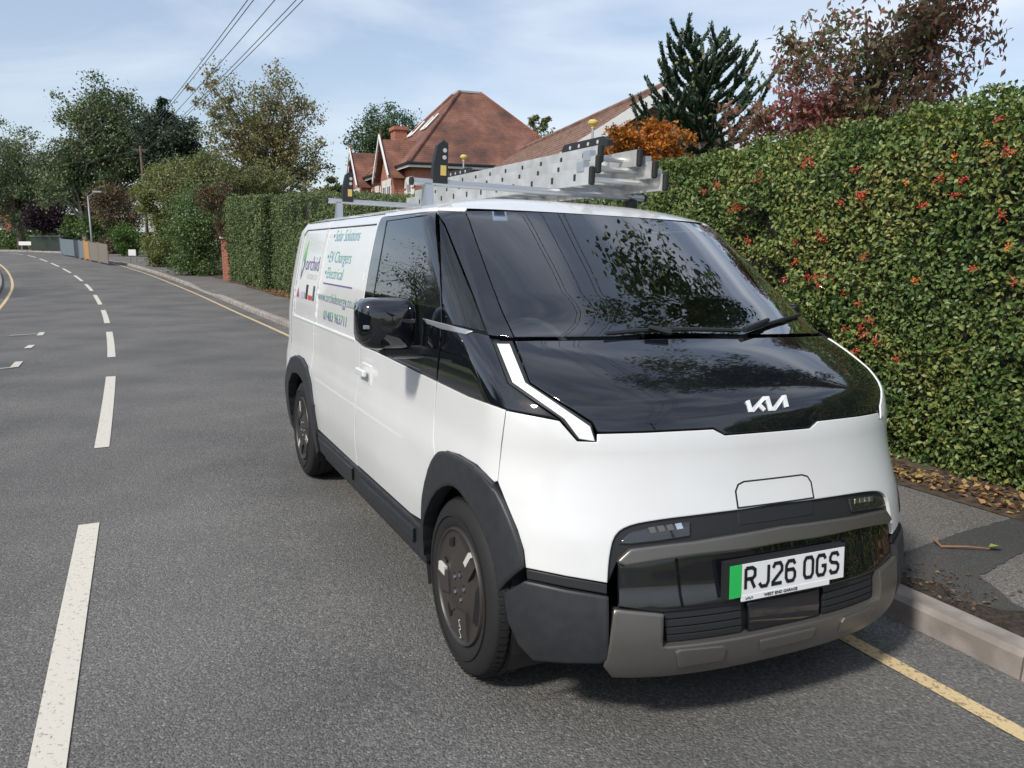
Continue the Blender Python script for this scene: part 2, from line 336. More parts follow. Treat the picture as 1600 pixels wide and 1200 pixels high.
# the strip of soil with fallen leaves under the hedge and in the gutter
so = strip('soil_strip', -30, 40, [(4.97, .132), (5.2, .15), (5.9, .19), (7.5, .17), (12, .1)], M_SOIL, n_of_s=lambda s: .06*np.sin(s*1.9)+.04*np.sin(s*4.3+1)); tag(so, kind='structure')
def on_soil(): s = RNG.uniform(-6, 22); n = 5.02+RNG.normal()*.05+abs(RNG.normal())*.2*(1+.6*math.sin(s*2.3)); p = rp(np.array(s), np.array(n), .145+max(0, n-5.1)*.05); return p
tag(litter('fallen_leaves', 9000, on_soil, .042, [(.30, .15, .06), (.20, .09, .04), (.42, .26, .10), (.12, .06, .03), (.45, .36, .12)], None, .05), 'brown fallen leaves along the foot of the holly hedge', 'leaves', kind='stuff')
M_GRIT = mat('damp_soil', (.03, .024, .018), .95); noisy(M_GRIT, (.018, .014, .011), (.06, .045, .032), 40, bump=.8, bscale=120, bdist=.012)
ss = np.arange(-6, 9, .04); e1 = NR+.138+.0*ss; e2 = NR+.20+.10*np.abs(wv(ss, 1))+.06*np.abs(wv(ss*3.1, 2))+.02*wv(ss*11, 3)+.012*RNG.normal(size=len(ss))
V = np.stack([rp(ss, e1, .1165), rp(ss, (e1+e2)/2, .128), rp(ss, e2, .119)], 1).reshape(-1, 3)
tag(sharp(mk('kerb_soil', V, [(i*3+j, (i+1)*3+j, (i+1)*3+j+1, i*3+j+1) for i in range(len(ss)-1) for j in range(2)], M_GRIT), 60), kind='structure')
def on_gutter(): s = RNG.uniform(-5, 7); n = NR+.14+abs(RNG.normal())*.16; return rp(np.array(s), np.array(n), .122)
tag(litter('kerb_debris', 5200, on_gutter, .02, [(.10, .06, .035), (.05, .035, .025), (.20, .14, .08), (.03, .025, .02)], None, .01), 'dark leaf crumbs and grit along the kerb edge of the pavement', 'debris', kind='stuff')
def on_road(): s = RNG.uniform(-4, 14); n = NR-abs(RNG.normal())*.22; return rp(np.array(s), np.array(n), .004)
tag(litter('gutter_leaves', 160, on_road, .03, [(.25, .15, .07), (.40, .32, .18), (.12, .08, .05)], None, .004), 'few small dry leaves lying in the road gutter', 'leaves', kind='stuff')
tw = ground_px(1470, 862, .05); p0 = np.array([tw[0], tw[1], pz(tw[0], tw[1])+.012]); q = ground_px(1545, 868, .05); p1 = np.array([q[0], q[1], pz(q[0], q[1])+.02])
t_ = MB().tube([p0+np.array([-.02, .05, .03]), p0, (p0+p1)/2+np.array([0, -.012, .01]), p1], [.006, .007, .005, .003], 6).build('fallen_twig', mat('twig_bark', (.25, .12, .06), .8), None, local=False); tag(t_, 'thin brown fallen twig with a green leaf on the pavement', 'twig')
lf = leaves('leaf', np.array([p1+np.array([.03, 0, .012])]), np.array([[1., .2, 0]]), np.array([[0, .1, 1.]]), np.array([.085]), .6, mat('green_leaf', (.25, .33, .08), .6)); lf.parent = t_
bl = leaves('fallen_leaf', np.array([rp(np.array(-2.15), np.array(NR-.22), .012)]), np.array([[1., .5, 0]]), np.array([[0, -.2, 1.]]), np.array([.10]), .8, mat('brown_leaf', (.28, .15, .07), .8)); tag(bl, 'single curled brown leaf in the gutter by the van corner', 'leaf')
# ------------------------------------------------------------------ the van
M_WHITE = mat('van_white_paint', (.70, .71, .71), .25, coat=.7); noisy(M_WHITE, (.67, .675, .67), (.72, .73, .73), 1.7, detail=8)
M_BLACK = mat('gloss_black_paint', (.006, .007, .010), .04, coat=1)
M_CLAD = mat('dark_grey_cladding', (.035, .037, .041), .5); noisy(M_CLAD, (.021, .0225, .026), (.027, .029, .033), 30, bump=.12, bscale=900, bdist=.001)
M_SILV = mat('satin_bronze_grey', (.19, .182, .17), .38, metal=.7)
M_TRIM_REFL = mat('satin_grey_trim_and_reflection', (.35, .36, .38), .3, metal=.5)  # mirror trims, and the painted reflection on the window ledge
M_RUBBER = mat('black_rubber', (.012, .012, .013), .75); M_PLAST = mat('black_plastic', (.015, .016, .018), .55)
M_LAMP = mat('lamp_white_lens', (.86, .87, .86), .15, coat=1)
M_FOG = mat('smoked_lens', (.02, .021, .024), .06, coat=1); M_CHROME = mat('bright_metal', (.75, .76, .78), .15, metal=1)
M_GLASS = glassmat('windscreen_glass', (.74, .83, .80), 1.5, 3.4); M_SGLASS = glassmat('side_window_glass', (.42, .47, .46), 1.5, 2.0)
M_INT = mat('cabin_grey', (.05, .052, .055), .7); M_SEAT = mat('seat_fabric', (.09, .092, .10), .85); M_HEADL = mat('headliner', (.45, .45, .44), .9)
M_ALU = mat('ladder_aluminium', (.62, .63, .62), .42, metal=.55); noisy(M_ALU, (.50, .50, .48), (.70, .70, .69), 9, lo=.3, hi=.7)
M_BAR = mat('rack_aluminium', (.48, .50, .53), .35, metal=.7)
M_YEL = mat('yellow_plastic', (.58, .43, .12), .5); M_PLATE = mat('plate_white', (.80, .81, .82), .35); M_PGREEN = mat('plate_green', (.02, .48, .10), .4)
M_COVER = mat("wheel_cover_bronze", (.055, .050, .047), .42, metal=.3); M_MARK = mat("marker_white", (.55, .54, .50), .5)
M_EMB = mat('emblem_silver', (.72, .73, .75), .35); M_INK = mat('plate_black', (.006, .006, .007), .4)
VX, VY, YAW, VR = 0.6157, 3.2611, -1.12309, 0.03632
van = empty('delivery_van', (VX, VY, 0)); van.rotation_mode = 'ZYX' if False else 'XYZ'
MV = Matrix.Translation((VX, VY, 0)) @ Matrix.Rotation(YAW, 4, 'Z') @ Matrix.Rotation(-VR, 4, 'X')
van.matrix_world = MV
tag(van, 'white electric delivery van with black bonnet and green energy lettering, parked at kerb', 'van')
MVn = np.array(MV); MVi = np.array(MV.inverted())
def v2w(P): P = np.atleast_2d(P); return P @ MVn[:3, :3].T+MVn[:3, 3]
CAMV = (MVi @ np.array([0, 0, CAMH, 1]))[:3]
def vray(px, py): return MVi[:3, :3] @ ray(px, py)
def on_y(px, py, y): d = vray(px, py); return CAMV+d*((y-CAMV[1])/d[1])
def on_x(px, py, x): d = vray(px, py); return CAMV+d*((x-CAMV[0])/d[0])
def on_z(px, py, z): d = vray(px, py); return CAMV+d*((z-CAMV[2])/d[2])
NEXP = 2.5; QU = 1.15; ZT = 1.80; XR = -3.42
Xf = pchip([.18, .24, .30, .37, .45, .55, .63, .70, .78, .855, .95, 1.0, 1.04, 1.075, 1.107, 1.16, 1.215, 1.265, 1.31, 1.45, 1.62, 1.80],
           [.66, .725, .75, .757, .747, .722, .705, .69, .662, .637, .613, .604, .592, .579, .563, .505, .41, .305, .195, -.02, -.275, -.545])
Wz = pchip([.18, .30, .45, .62, .80, .95, 1.10, 1.30, 1.50, 1.68, 1.75, 1.78, 1.80], [.875, .90, .925, .940, .936, .916, .914, .898, .868, .833, .815, .80, .775])
Dz = pchip([.18, .8, 1.1, 1.31, 1.8], [.48, .48, .42, .42, .33])
def surf(U, z):
    U = np.asarray(U, float); z = np.asarray(z, float); q = np.abs(U); sg = np.where(U < 0, -1., 1.)
    ph = np.clip(q/QU, 0, 1)*math.pi/2; c, s = np.cos(ph), np.sin(ph); r = (np.abs(c)**NEXP+np.abs(s)**NEXP)**(-1/NEXP)
    w, d, xf = Wz(z), Dz(z), Xf(z); xj = xf-d
    x = np.where(q <= QU, xj+d*c*r, xj-(q-QU)); y = np.where(q <= QU, w*s*r, w)
    return np.stack([x, y*sg, z], -1)
def surf_n(U, z):
    e = 1e-3; du = surf(U+e, z)-surf(U-e, z); dz = surf(U, z+e)-surf(U, z-e); n = np.cross(du, dz); n /= np.linalg.norm(n, axis=-1, keepdims=True)+1e-12
    return n
def sidepar(x, z, sgn=-1): return (sgn*(QU+(float(Xf(z))-float(Dz(z))-x)), z)
_u, _z = np.meshgrid(np.linspace(-4.9, 1.2, 900), np.linspace(.2, 1.8, 420)); _u = _u.ravel(); _z = _z.ravel()
_P = surf(_u, _z); _nn = surf_n(_u, _z); _ok = ((CAMV-_P)*_nn).sum(1) > 0
_px = project(v2w(_P)); _px[~_ok] = 1e6
def inv(px, py):
    """photo pixel -> place (U, z) on the van's body surface"""
    i = int(np.argmin((_px[:, 0]-px)**2+(_px[:, 1]-py)**2)); u, z = _u[i], _z[i]
    f = lambda u, z: project(v2w(surf(u, z)))[0]-np.array([px, py])
    for _ in range(6):
        r0 = f(u, z); J = np.stack([(f(u+1e-4, z)-r0)/1e-4, (f(u, z+1e-4)-r0)/1e-4], 1)
        try: st = np.linalg.solve(J+1e-6*np.eye(2), -r0)
        except Exception: break
        st = np.clip(st, -.03, .03); u += st[0]; z = min(max(z+st[1], .19), ZT)
    return (u, z)
def dens(pts, step):
    o = []
    for i in range(len(pts)):
        a = np.array(pts[i], float); b = np.array(pts[(i+1) % len(pts)], float); k = max(1, int(np.linalg.norm(b-a)/step))
        for j in range(k): o.append(tuple(a+(b-a)*j/k))
    return o
def pxpoly(pts, step=14): return [inv(*p) for p in dens(pts, step)]
def pxline(pts, step=14):
    o = []
    for a, b in zip(pts[:-1], pts[1:]):
        a = np.array(a, float); b = np.array(b, float); k = max(1, int(np.linalg.norm(b-a)/step)); o += [tuple(a+(b-a)*j/k) for j in range(k)]
    return [inv(*p) for p in o+[pts[-1]]]
def both(half):
    """half outline from the centre line (top) out and back to the centre line (bottom) -> full symmetric outline"""
    h = list(half); h[0] = (0, h[0][1]); h[-1] = (0, h[-1][1])
    return h+[(-u, z) for u, z in reversed(h[1:-1])]
def area(p): p = np.array(p); x, y = p[:, 0], p[:, 1]; return .5*np.sum(x*np.roll(y, -1)-np.roll(x, -1)*y)
def clean(p, eps=.0015):
    o = []
    for q in p:
        if not o or math.hypot(q[0]-o[-1][0], q[1]-o[-1][1]) > eps: o.append(tuple(q))
    if math.hypot(o[0][0]-o[-1][0], o[0][1]-o[-1][1]) < eps: o.pop()
    return o
def offset(p, d):
    """move a counter-clockwise outline inwards by d"""
    P = np.array(p); n = len(P); o = []
    for i in range(n):
        a = P[i]-P[i-1]; b = P[(i+1) % n]-P[i]; a = a/(np.linalg.norm(a)+1e-9); b = b/(np.linalg.norm(b)+1e-9)
        na = np.array([-a[1], a[0]]); nb = np.array([-b[1], b[0]]); m_ = na+nb; l = np.dot(m_, m_)
        m_ = nb if l < 1e-4 else m_*2/max(l, .8); o.append(tuple(P[i]+m_*d))
    return o
def inside(pts, poly):
    x, y = pts[:, 0], pts[:, 1]; r = np.zeros(len(pts), bool); P = np.array(poly); n = len(P)
    for i in range(n):
        x1, y1 = P[i-1]; x2, y2 = P[i]
        c = ((y1 > y) != (y2 > y)); xi = (x2-x1)*(y-y1)/((y2-y1) if y2 != y1 else 1e-12)+x1; r ^= c & (x < xi)
    return r
def dist_edge(pts, poly):
    P = np.array(poly); d = np.full(len(pts), 9.)
    for i in range(len(P)):
        a, b = P[i-1], P[i]; ab = b-a; t = np.clip(((pts-a)@ab)/(ab@ab+1e-12), 0, 1); d = np.minimum(d, np.linalg.norm(pts-(a+t[:, None]*ab), axis=1))
    return d
def panel(name, poly, m, off=0., rim=.018, inset=.002, res=.035, hole=None, edge=.004, parent=None, mirror=False, label=None):
    poly = clean(poly); 
    if area(poly) < 0: poly = poly[::-1]
    poly = clean(dens(poly, .014))
    if inset: poly = offset(poly, inset)
    rings = [(poly, 1)]
    if hole:
        hole = clean(dens(clean(hole), .014)); hole = hole[::-1] if area(hole) > 0 else hole; rings.append((hole, -1))
    pts = []; edges = []; bnd = []
    for rg, sgn in rings:
        b = len(pts); n = len(rg); pts += list(rg); edges += [(b+i, b+(i+1) % n) for i in range(n)]; bnd.append((b, n))
    nb = len(pts)
    A = np.array(poly); lo, hi = A.min(0), A.max(0)
    gx, gy = np.meshgrid(np.arange(lo[0]+res*.5, hi[0], res), np.arange(lo[1]+res*.5, hi[1], res)); g = np.stack([gx.ravel(), gy.ravel()], 1)
    if len(g):
        k = inside(g, poly) & (dist_edge(g, poly) > res*.45)
        if hole: k &= ~inside(g, hole) & (dist_edge(g, hole) > res*.45)
        g = g[k]
    ring2 = []
    if edge:
        for rg, sgn in rings:
            r2 = np.array(offset(rg, edge)); k = inside(r2, poly) & (dist_edge(r2, poly) > edge*.6)
            if hole: k &= ~inside(r2, hole)
            ring2 += [tuple(p) for p in r2[k]]
    allp = pts+ring2+[tuple(p) for p in g]
    v2, e2, f2, ov, oe, of = geometry.delaunay_2d_cdt([Vector(p) for p in allp], edges, [], 0, 1e-6)
    Q = np.array([tuple(v) for v in v2]); T = [tuple(f) for f in f2]
    cen = np.array([Q[list(f)].mean(0) for f in T]); k = inside(cen, poly)
    if hole: k &= ~inside(cen, hole)
    T = [T[i] for i in range(len(T)) if k[i]]
    isb = np.array([any(i < nb for i in o_) for o_ in ov])
    P = surf(Q[:, 0], Q[:, 1]); Nn = surf_n(Q[:, 0], Q[:, 1])
    flip = -1
    drop = np.where(isb, .0022 if edge else 0, 0)
    V = P+Nn*(off-drop)[:, None] if True else P
    # tilted normals along the rolled edge
    cmap = {}
    for j, o_ in enumerate(ov):
        for i in o_:
            if i < nb: cmap[i] = j
    NV = Nn.copy()
    verts = [tuple(p) for p in V]; faces = []; 
    for t in T:
        a, b, c = [np.array(verts[i]) for i in t]
        faces.append(t if np.dot(np.cross(b-a, c-a), Nn[t[0]]) > 0 else t[::-1])
    ln = [tuple(NV[i]) for f in faces for i in f]
    if edge:
        for (b, n) in bnd:
            for i in range(n):
                j = cmap.get(b+i); 
                if j is None: continue
                p0 = V[cmap.get(b+(i-1) % n, j)]; p1 = V[cmap.get(b+(i+1) % n, j)]; tg = p1-p0; tg /= np.linalg.norm(tg)+1e-9
                o_ = np.cross(tg, Nn[j]); NV[j] = Nn[j]+.7*o_; NV[j] /= np.linalg.norm(NV[j])
        ln = [tuple(NV[i]) for f in faces for i in f]
    if rim:
        for (b, n) in bnd:
            base = len(verts); loop = [cmap[b+i] for i in range(n) if b+i in cmap]; n2 = len(loop)
            for j in loop: verts.append(tuple(V[j]-Nn[j]*rim))
            for i in range(n2):
                a, c = loop[i], loop[(i+1) % n2]; f = (a, base+i, base+(i+1) % n2, c); faces.append(f)
                p = [np.array(verts[k_]) for k_ in f]; nn = np.cross(p[1]-p[0], p[3]-p[0]); nn /= np.linalg.norm(nn)+1e-12; ln += [tuple(nn)]*4
    def make(mir):
        vv = [(x, -y, z) for x, y, z in verts] if mir else verts
        ff = [tuple(reversed(f)) for f in faces] if mir else faces
        o = mk(name, vv, ff, m, parent or van, local=True); me = o.data
        me.polygons.foreach_set('use_smooth', [True]*len(me.polygons))
        if mir:
            l2 = []; i = 0
            for f in faces: l2 += [(x, -y, z) for x, y, z in reversed(ln[i:i+len(f)])]; i += len(f)
        else: l2 = ln
        if len(l2) == len(me.loops): me.normals_split_custom_set(l2)
        return o
    o = make(False)
    if label: o['label'] = label
    if mirror: make(True)
    return o
def lerp_line(a, b, n): return [tuple(np.array(a)+(np.array(b)-np.array(a))*i/n) for i in range(n+1)]
# --- outlines read off the photograph (pixels) and laid on the body surface
ws_half = [(0, 1.80)]+[inv(*p) for p in [(728, 329)]][:1]
def zline(z, u0, u1, n=12): return [(u0+(u1-u0)*i/n, z) for i in range(n+1)]
c_tl = inv(728, 329); c_bl = inv(804, 528)
top_c = (0, 1.80); bot_c = (0, 1.312)
edgeL = pxline([(728, 329), (742, 372), (765, 436), (785, 488), (804, 528)])
topL = [(c_tl[0]*k/8, 1.80+(c_tl[1]-1.80)*(k/8)**2) for k in range(8)]
botL = [(c_bl[0]*(8-k)/8, c_bl[1]+(1.312-c_bl[1])*(1-((8-k)/8)**2)) for k in range(1, 9)]
glass = panel('windscreen', both(topL+edgeL+botL), M_GLASS, rim=.006, inset=.003, edge=0)
pil_out = pxline([(684, 327), (695, 349), (717, 403), (740, 461), (763, 523)])
panel('windscreen_pillar', pil_out+pxline([(804, 528), (785, 488), (765, 436), (742, 372), (728, 329)]), M_BLACK, mirror=True)
panel('quarter_window', pxpoly([(686, 337), (695, 353), (716, 406), (738, 461), (760, 520), (692, 504)]), M_SGLASS, rim=.005, inset=.004, edge=0, mirror=True)
# door: black upper frame with its window, white lower skin
dw = [(604, 345), (667, 336), (664, 450), (655, 578), (600, 553), (575, 541), (580, 480)]
panel('door_frame', [sidepar(-1.478, 1.782)]+[(u, min(z, 1.785)) for u, z in pxline([(612, 338), (683, 330)])]+pxline([(687, 420), (690, 504), (682, 594), (586, 549), (560, 537), (568, 470)]), M_BLACK, hole=pxpoly(dw), mirror=True)
panel('door_window', pxpoly(dw), M_SGLASS, off=-.004, rim=.005, inset=-.004, edge=0, mirror=True)
archO = [(664, 819), (666, 774), (675, 733), (686, 711), (698, 705), (718, 711), (745, 727), (772, 754), (790, 785), (808, 828), (818, 860), (820, 887)]
archI = [(669, 866), (668, 819), (675, 792), (689, 767), (707, 758), (723, 765), (745, 796), (763, 832), (777, 873), (786, 922), (793, 972), (808, 1008), (831, 1028)]
sill_f = inv(663, 818); sill_r = inv(503, 682)
panel('door', pxline([(586, 549), (681, 596), (678, 652), (677, 690), (680, 718), (675, 733), (666, 774), (664, 817)])+[sidepar(-1.478+1.0*k, .447+.008*k) for k in (.9, .6, .3, 0)]+[sidepar(-1.478, z) for z in (.6, .8, 1.0, 1.105)], M_WHITE, mirror=True)
panel('front_wing', pxpoly([(682, 596), (730, 619), (790, 640), (783, 690), (777, 752), (772, 754), (745, 727), (718, 711), (698, 705), (686, 711), (680, 719), (677, 690), (678, 652)]), M_WHITE, mirror=True)
panel('wing_upper', pxpoly([(691, 506), (763, 523), (768, 532), (793, 598), (874, 656), (789, 641), (760, 630), (730, 619), (682, 596)]), M_BLACK, mirror=True)
panel('ledge_reflection', pxpoly([(660, 497), (692, 505), (740, 518), (728, 523), (690, 514), (668, 506)]), M_TRIM_REFL, off=.005, rim=.006, inset=0, mirror=True)  # pale strip imitating the reflection on the ledge below the windows
# running lamp strips
panel('lamp_surround', pxpoly([(768, 531), (801, 530), (828, 598), (925, 661), (933, 692), (902, 688), (875, 655), (793, 598)]), M_PLAST, off=-.002, mirror=True)
panel('running_lamp', pxpoly([(776, 537), (796, 537), (821, 598), (922, 666), (930, 690), (905, 686), (882, 655), (801, 598)]), M_LAMP, off=.004, rim=.01, inset=.001, mirror=True)
# bonnet
hl = pxline([(804, 531), (828, 597), (925, 660), (933, 676)]); hb = inv(1115, 671)
bot = pxline([(933, 677), (1010, 675), (1090, 671)])
h_half = [(0, 1.308)]+[(botL[7-k][0], botL[7-k][1]-.004) for k in range(1, 8)]+hl+bot[1:]
zc = bot[-1][1]; uc = bot[-1][0]
notch = [(uc+.05, zc), (uc+.085, zc-.022), (0, zc-.022)]
panel('bonnet', both(h_half+notch), M_BLACK, inset=.002)
bn_low = bot+notch[:2]+[(0, zc-.022)]
# white front shell
low = pxline(spline([(950, 912), (953, 872), (962, 838), (985, 822), (1030, 813), (1084, 806), (1164, 796)], 3))
low_c = (0, low[-1][1]+.004)
front_half = [(0, zc-.023)]+[(u, z-.001) for u, z in reversed(bot+notch[:2])]+pxline([(932, 690), (902, 689), (874, 657), (790, 641), (784, 690), (777, 752), (790, 785), (808, 828), (818, 860), (821, 888)])+pxline([(821, 888), (885, 901), (950, 912)])[1:]+low[1:]+[low_c]
panel('front_shell', both(front_half), M_WHITE, inset=.002)
# lower front: band with fog lamps, bronze bar, gloss plate panel, grille, skid trim
bar_t = pxline([(966, 874), (984, 857), (1030, 851), (1084, 845), (1164, 832)]); bar_t.append((0, bar_t[-1][1]+.004))
bar_b = pxline([(964, 879), (976, 884), (1030, 875), (1084, 867), (1164, 858)]); bar_b.append((0, bar_b[-1][1]+.004))
panel('fog_lamp_band', both([low_c]+list(reversed(low))+list(bar_t)), M_PLAST, off=-.012, inset=-.003)
panel('fog_lamp', pxpoly([(968, 850), (985, 832), (1030, 821), (1080, 815), (1080, 838), (1030, 846), (985, 851)]), M_FOG, off=-.004, rim=.01, inset=0, mirror=True)
for k in range(4):
    panel('lamp_reflector', pxpoly([(1012+k*14, 824-k*2), (1023+k*14, 822-k*2), (1027+k*14, 832-k*2), (1016+k*14, 834-k*2)]), M_CHROME if k == 3 else M_SILV, off=-.0015, rim=.003, inset=.001, edge=0, mirror=True)
panel('bumper_bar', both([bar_t[-1]]+list(reversed(bar_t[:-1]))+bar_b), M_SILV, off=.014, rim=.03, inset=.001, edge=.008)
pl_l = pxline([(966, 885), (966, 949)]); skt = pxline([(959, 951), (1036, 958)]); gr_l = pxline([(1036, 958), (1034, 1008)])
gb = gr_l[-1]; gt = gr_l[0]; zgt = gt[1]; zgb = gb[1]
plate_half = [bar_b[-1]]+list(reversed(bar_b[:-1]))+pl_l+[(skt[-1][0], skt[-1][1]), (0, zgt)]
panel('plate_panel', both(plate_half), M_BLACK, off=-.004, inset=.001)
panel('grille_back', both([(0, zgt+.01), (gt[0]-.02, zgt+.01), (gb[0]-.02, zgb-.01), (0, zgb-.01)]), M_PLAST, off=-.03, rim=0, inset=0, edge=0)
for k in range(4):
    za = zgt-(zgt-zgb)*(k+.05)/4; zb = zgt-(zgt-zgb)*(k+.93)/4
    for s in (-1, 1):
        panel('grille_slat', [(s*abs(gt[0])*.98, za), (s*.15, za), (s*.15, zb), (s*abs(gt[0])*.98, zb)], M_PLAST, off=-.012, rim=.01, inset=0, edge=.003)
panel('radar_cover', [(-.13, zgt-.004), (.13, zgt-.004), (.13, zgb+.002), (-.13, zgb+.002)], M_BLACK, off=-.008, inset=0)
sk_b = pxline([(936, 1040), (958, 1048), (985, 1056), (1020, 1057)]); zsk = .236
sk_half = [(0, zgb-.001), (gb[0]*.5, zgb-.001), gb]+list(reversed(gr_l[:-1]))+list(reversed(skt[:-1]))+pxline([(957, 960), (950, 1010), (942, 1038)])+[(sk_b[1][0], zsk+.004), (gb[0], zsk), (gb[0]*.5, zsk), (0, zsk)]
panel('skid_trim', both(sk_half), M_SILV, off=.012, rim=.05, inset=.001, edge=.01)
panel('skid_pad', pxpoly([(1053, 1016), (1060, 1011), (1127, 1005), (1131, 1010), (1126, 1027), (1056, 1038)]), M_SILV, off=.019, rim=.01, inset=0, edge=.006, mirror=True)
panel('skid_pad', [(-.105, zgb-.024), (.105, zgb-.024), (.095, zgb-.066), (-.095, zgb-.066)], M_SILV, off=.019, rim=.01, inset=0, edge=.006)
panel('flap_seam', both([(0, .8565)]+[(u, z) for u, z in ((-.106, .8565), (-.1275, .848), (-.1385, .826), (-.1385, low_c[1]+.001))]+[(0, low_c[1]+.001)]), M_PLAST, off=.0008, rim=.002, inset=0, edge=0)
panel('charging_flap', both([(0, .853)]+[(u, z) for u, z in ((-.105, .853), (-.125, .845), (-.135, .825), (-.135, low_c[1]+.004))]+[(0, low_c[1]+.004)]), M_WHITE, off=.0015, rim=.004, inset=0, edge=.003)
panel('flap_lower', both([(0, low_c[1]+.002), (-.1345, low_c[1]+.002), (-.1345, low_c[1]-.052), (0, low_c[1]-.052)]), M_PLAST, off=-.0085, rim=.004, inset=0, edge=.003)
# dark cladding: bumper corner, wheel arch, sill
panel('bumper_corner', pxline([(822, 906), (885, 920), (951, 931)])+pxline([(952, 950), (951, 1028), (938, 1035)])[1:]+pxline([(938, 1035), (885, 1034), (836, 1030), (812, 1006), (797, 970), (790, 925)])[1:], M_CLAD, off=.012, rim=.04, edge=.01, mirror=True)
panel('corner_insert', pxpoly([(820, 889), (885, 902), (950, 913), (950, 930), (885, 919), (822, 906)]), M_PLAST, off=-.004, mirror=True)
panel('front_wheel_arch', pxline(spline(archO, 2))+pxline(list(reversed(spline(archI[:10], 2)))), M_CLAD, off=.022, rim=.06, edge=.014, inset=.0005, mirror=True)
WB = 2.995; WR = .343
ro = [(.51, .30), (.525, .42), (.49, .60), (.40, .735), (.27, .82), (.10, .855), (-.10, .855), (-.27, .82), (-.40, .735), (-.49, .60), (-.52, .42), (-.51, .27)]
ri = [(.395, .24), (.40, .36), (.375, .50), (.31, .63), (.19, .712), (.05, .735), (-.05, .735), (-.19, .712), (-.31, .63), (-.375, .50), (-.40, .36), (-.395, .24)]
panel('rear_wheel_arch', [sidepar(-WB+x, z) for x, z in dens(ro+ri[::-1], .05)], M_CLAD, off=.022, rim=.06, edge=.014, mirror=True)
x_sl = surf(*sill_f)[0]; zs = .435
def side(pts): return [sidepar(x, z) for x, z in dens(pts, .06)]
panel('sill', side([(-.40, .455), (-2.46, .43), (-2.47, .29), (-.40, .29)]), M_CLAD, off=.012, rim=.05, edge=.012, mirror=True)
for (a, b) in ((-.47, -1.36), (-1.52, -2.40)):
    panel('sill_relief', side([(a, .425), (b, .41), (b, .385), (b+.10, .345), (a-.04, .345)]), M_CLAD, off=.026, rim=.014, edge=.012, mirror=True)
panel('sill_lip', side([(-.40, .285), (-2.47, .285), (-2.47, .235), (-.40, .235)]), M_CLAD, off=-.01, rim=.05, edge=.01, mirror=True)
# rear side: sliding door and quarter with a recessed sign field
xd, xs = -1.482, -2.64
sl_hole = [(xd-.10, 1.125), (xd-.055, 1.17), (xd-.02, 1.745), (xs, 1.745), (xs, 1.125)]
q_hole = [(xs, 1.125), (xs, 1.745), (XR+.06, 1.745), (XR-.02, 1.70), (XR-.02, 1.125)]
def arc_lo(x0, x1): return [(-WB+x, z) for x, z in ro if x0 < -WB+x < x1]
panel('sliding_door', side([(xd, .44), (xd, 1.08), (xd, 1.34), (xd, 1.767), (xd, ZT), (xs, ZT), (xs, .60)]+[(-2.505, .60), (-2.475, .44)]), M_WHITE, hole=side([(x, z) for x, z in [(xd-.11, 1.115), (xd-.07, 1.16), (xd-.06, 1.40), (xd-.03, 1.748), (xs+.003, 1.748), (xs+.003, 1.115)]]), mirror=True)
panel('sign_field', side([(xd-.118, 1.124), (xd-.08, 1.165), (xd-.07, 1.40), (xd-.04, 1.743), (xs+.004, 1.743), (xs+.004, 1.124)]), M_WHITE, off=-.010, rim=.004, inset=0, edge=0, mirror=True)
panel('quarter_panel', side([(xs, ZT), (XR, ZT), (XR, .45), (-WB-.52, .45), (-WB-.49, .60), (-WB-.40, .735), (-WB-.27, .82), (-WB-.10, .855), (-WB+.10, .855), (-WB+.27, .82), (xs, .735)]), M_WHITE, hole=side([(xs-.003, 1.115), (xs-.003, 1.748), (XR+.10, 1.748), (XR+.03, 1.71), (XR+.03, 1.115)]), mirror=True)
panel('sign_field', side([(xs-.004, 1.124), (xs-.004, 1.743), (XR+.10, 1.743), (XR+.036, 1.706), (XR+.036, 1.124)]), M_WHITE, off=-.010, rim=.004, inset=0, edge=0, mirror=True)
for (a, b) in ((xd-.10, xs+.004), (xs-.004, XR+.036)):
    panel('sign_ledge', side([(a, 1.126), (b, 1.126), (b, 1.112), (a, 1.112)]), M_WHITE, off=.003, rim=.012, inset=0, edge=.005, mirror=True)
# roof edge strip over the doors and roof skin
panel('roof_rail', [sidepar(-1.478, 1.784)]+[(u, min(z, 1.787)) for u, z in pxline([(612, 337), (650, 332), (684, 328), (728, 328)])]+[(c_tl[0], ZT+.003)]+[(c_tl[0]+(sidepar(xd, ZT)[0]-c_tl[0])*k/10, ZT+.003) for k in range(1, 11)]+[], M_WHITE, inset=.001, mirror=True)
us = np.concatenate([np.linspace(-QU, QU, 61)]); V = []; Fc = []
ring = [tuple(surf(u, ZT)) for u in np.linspace(-QU, QU, 49)]
ringL = [(x, .775, ZT) for x in np.linspace(ring[-1][0], XR, 16)[1:]]
rear = []
for k in range(1, 24):
    a = math.pi*k/24; c, s = math.cos(a), math.sin(a); r = (abs(c)**3+abs(s)**3)**(-1/3); rear.append((XR-.31*s*r, .775*c*r, ZT))
full = ring+ringL+rear+[(x, -y, z) for x, y, z in reversed(ringL)]
n = len(full); K = 9; V = []
for k in range(K+1):
    t = k/K
    for (x, y, z) in full:
        sx = min(max(x, -3.1), -1.25); q = np.array((x, y, z))+(np.array((sx, 0, z))-np.array((x, y, z)))*(t**1.6)
        V.append((q[0], q[1], z+.085*(1-(1-t**1.6)**3.2)-.0))
Fc = [(k*n+i, k*n+(i+1) % n, (k+1)*n+(i+1) % n, (k+1)*n+i) for k in range(K) for i in range(n)]
sharp(mk('roof', V, Fc, M_WHITE, van, True, True), 60)
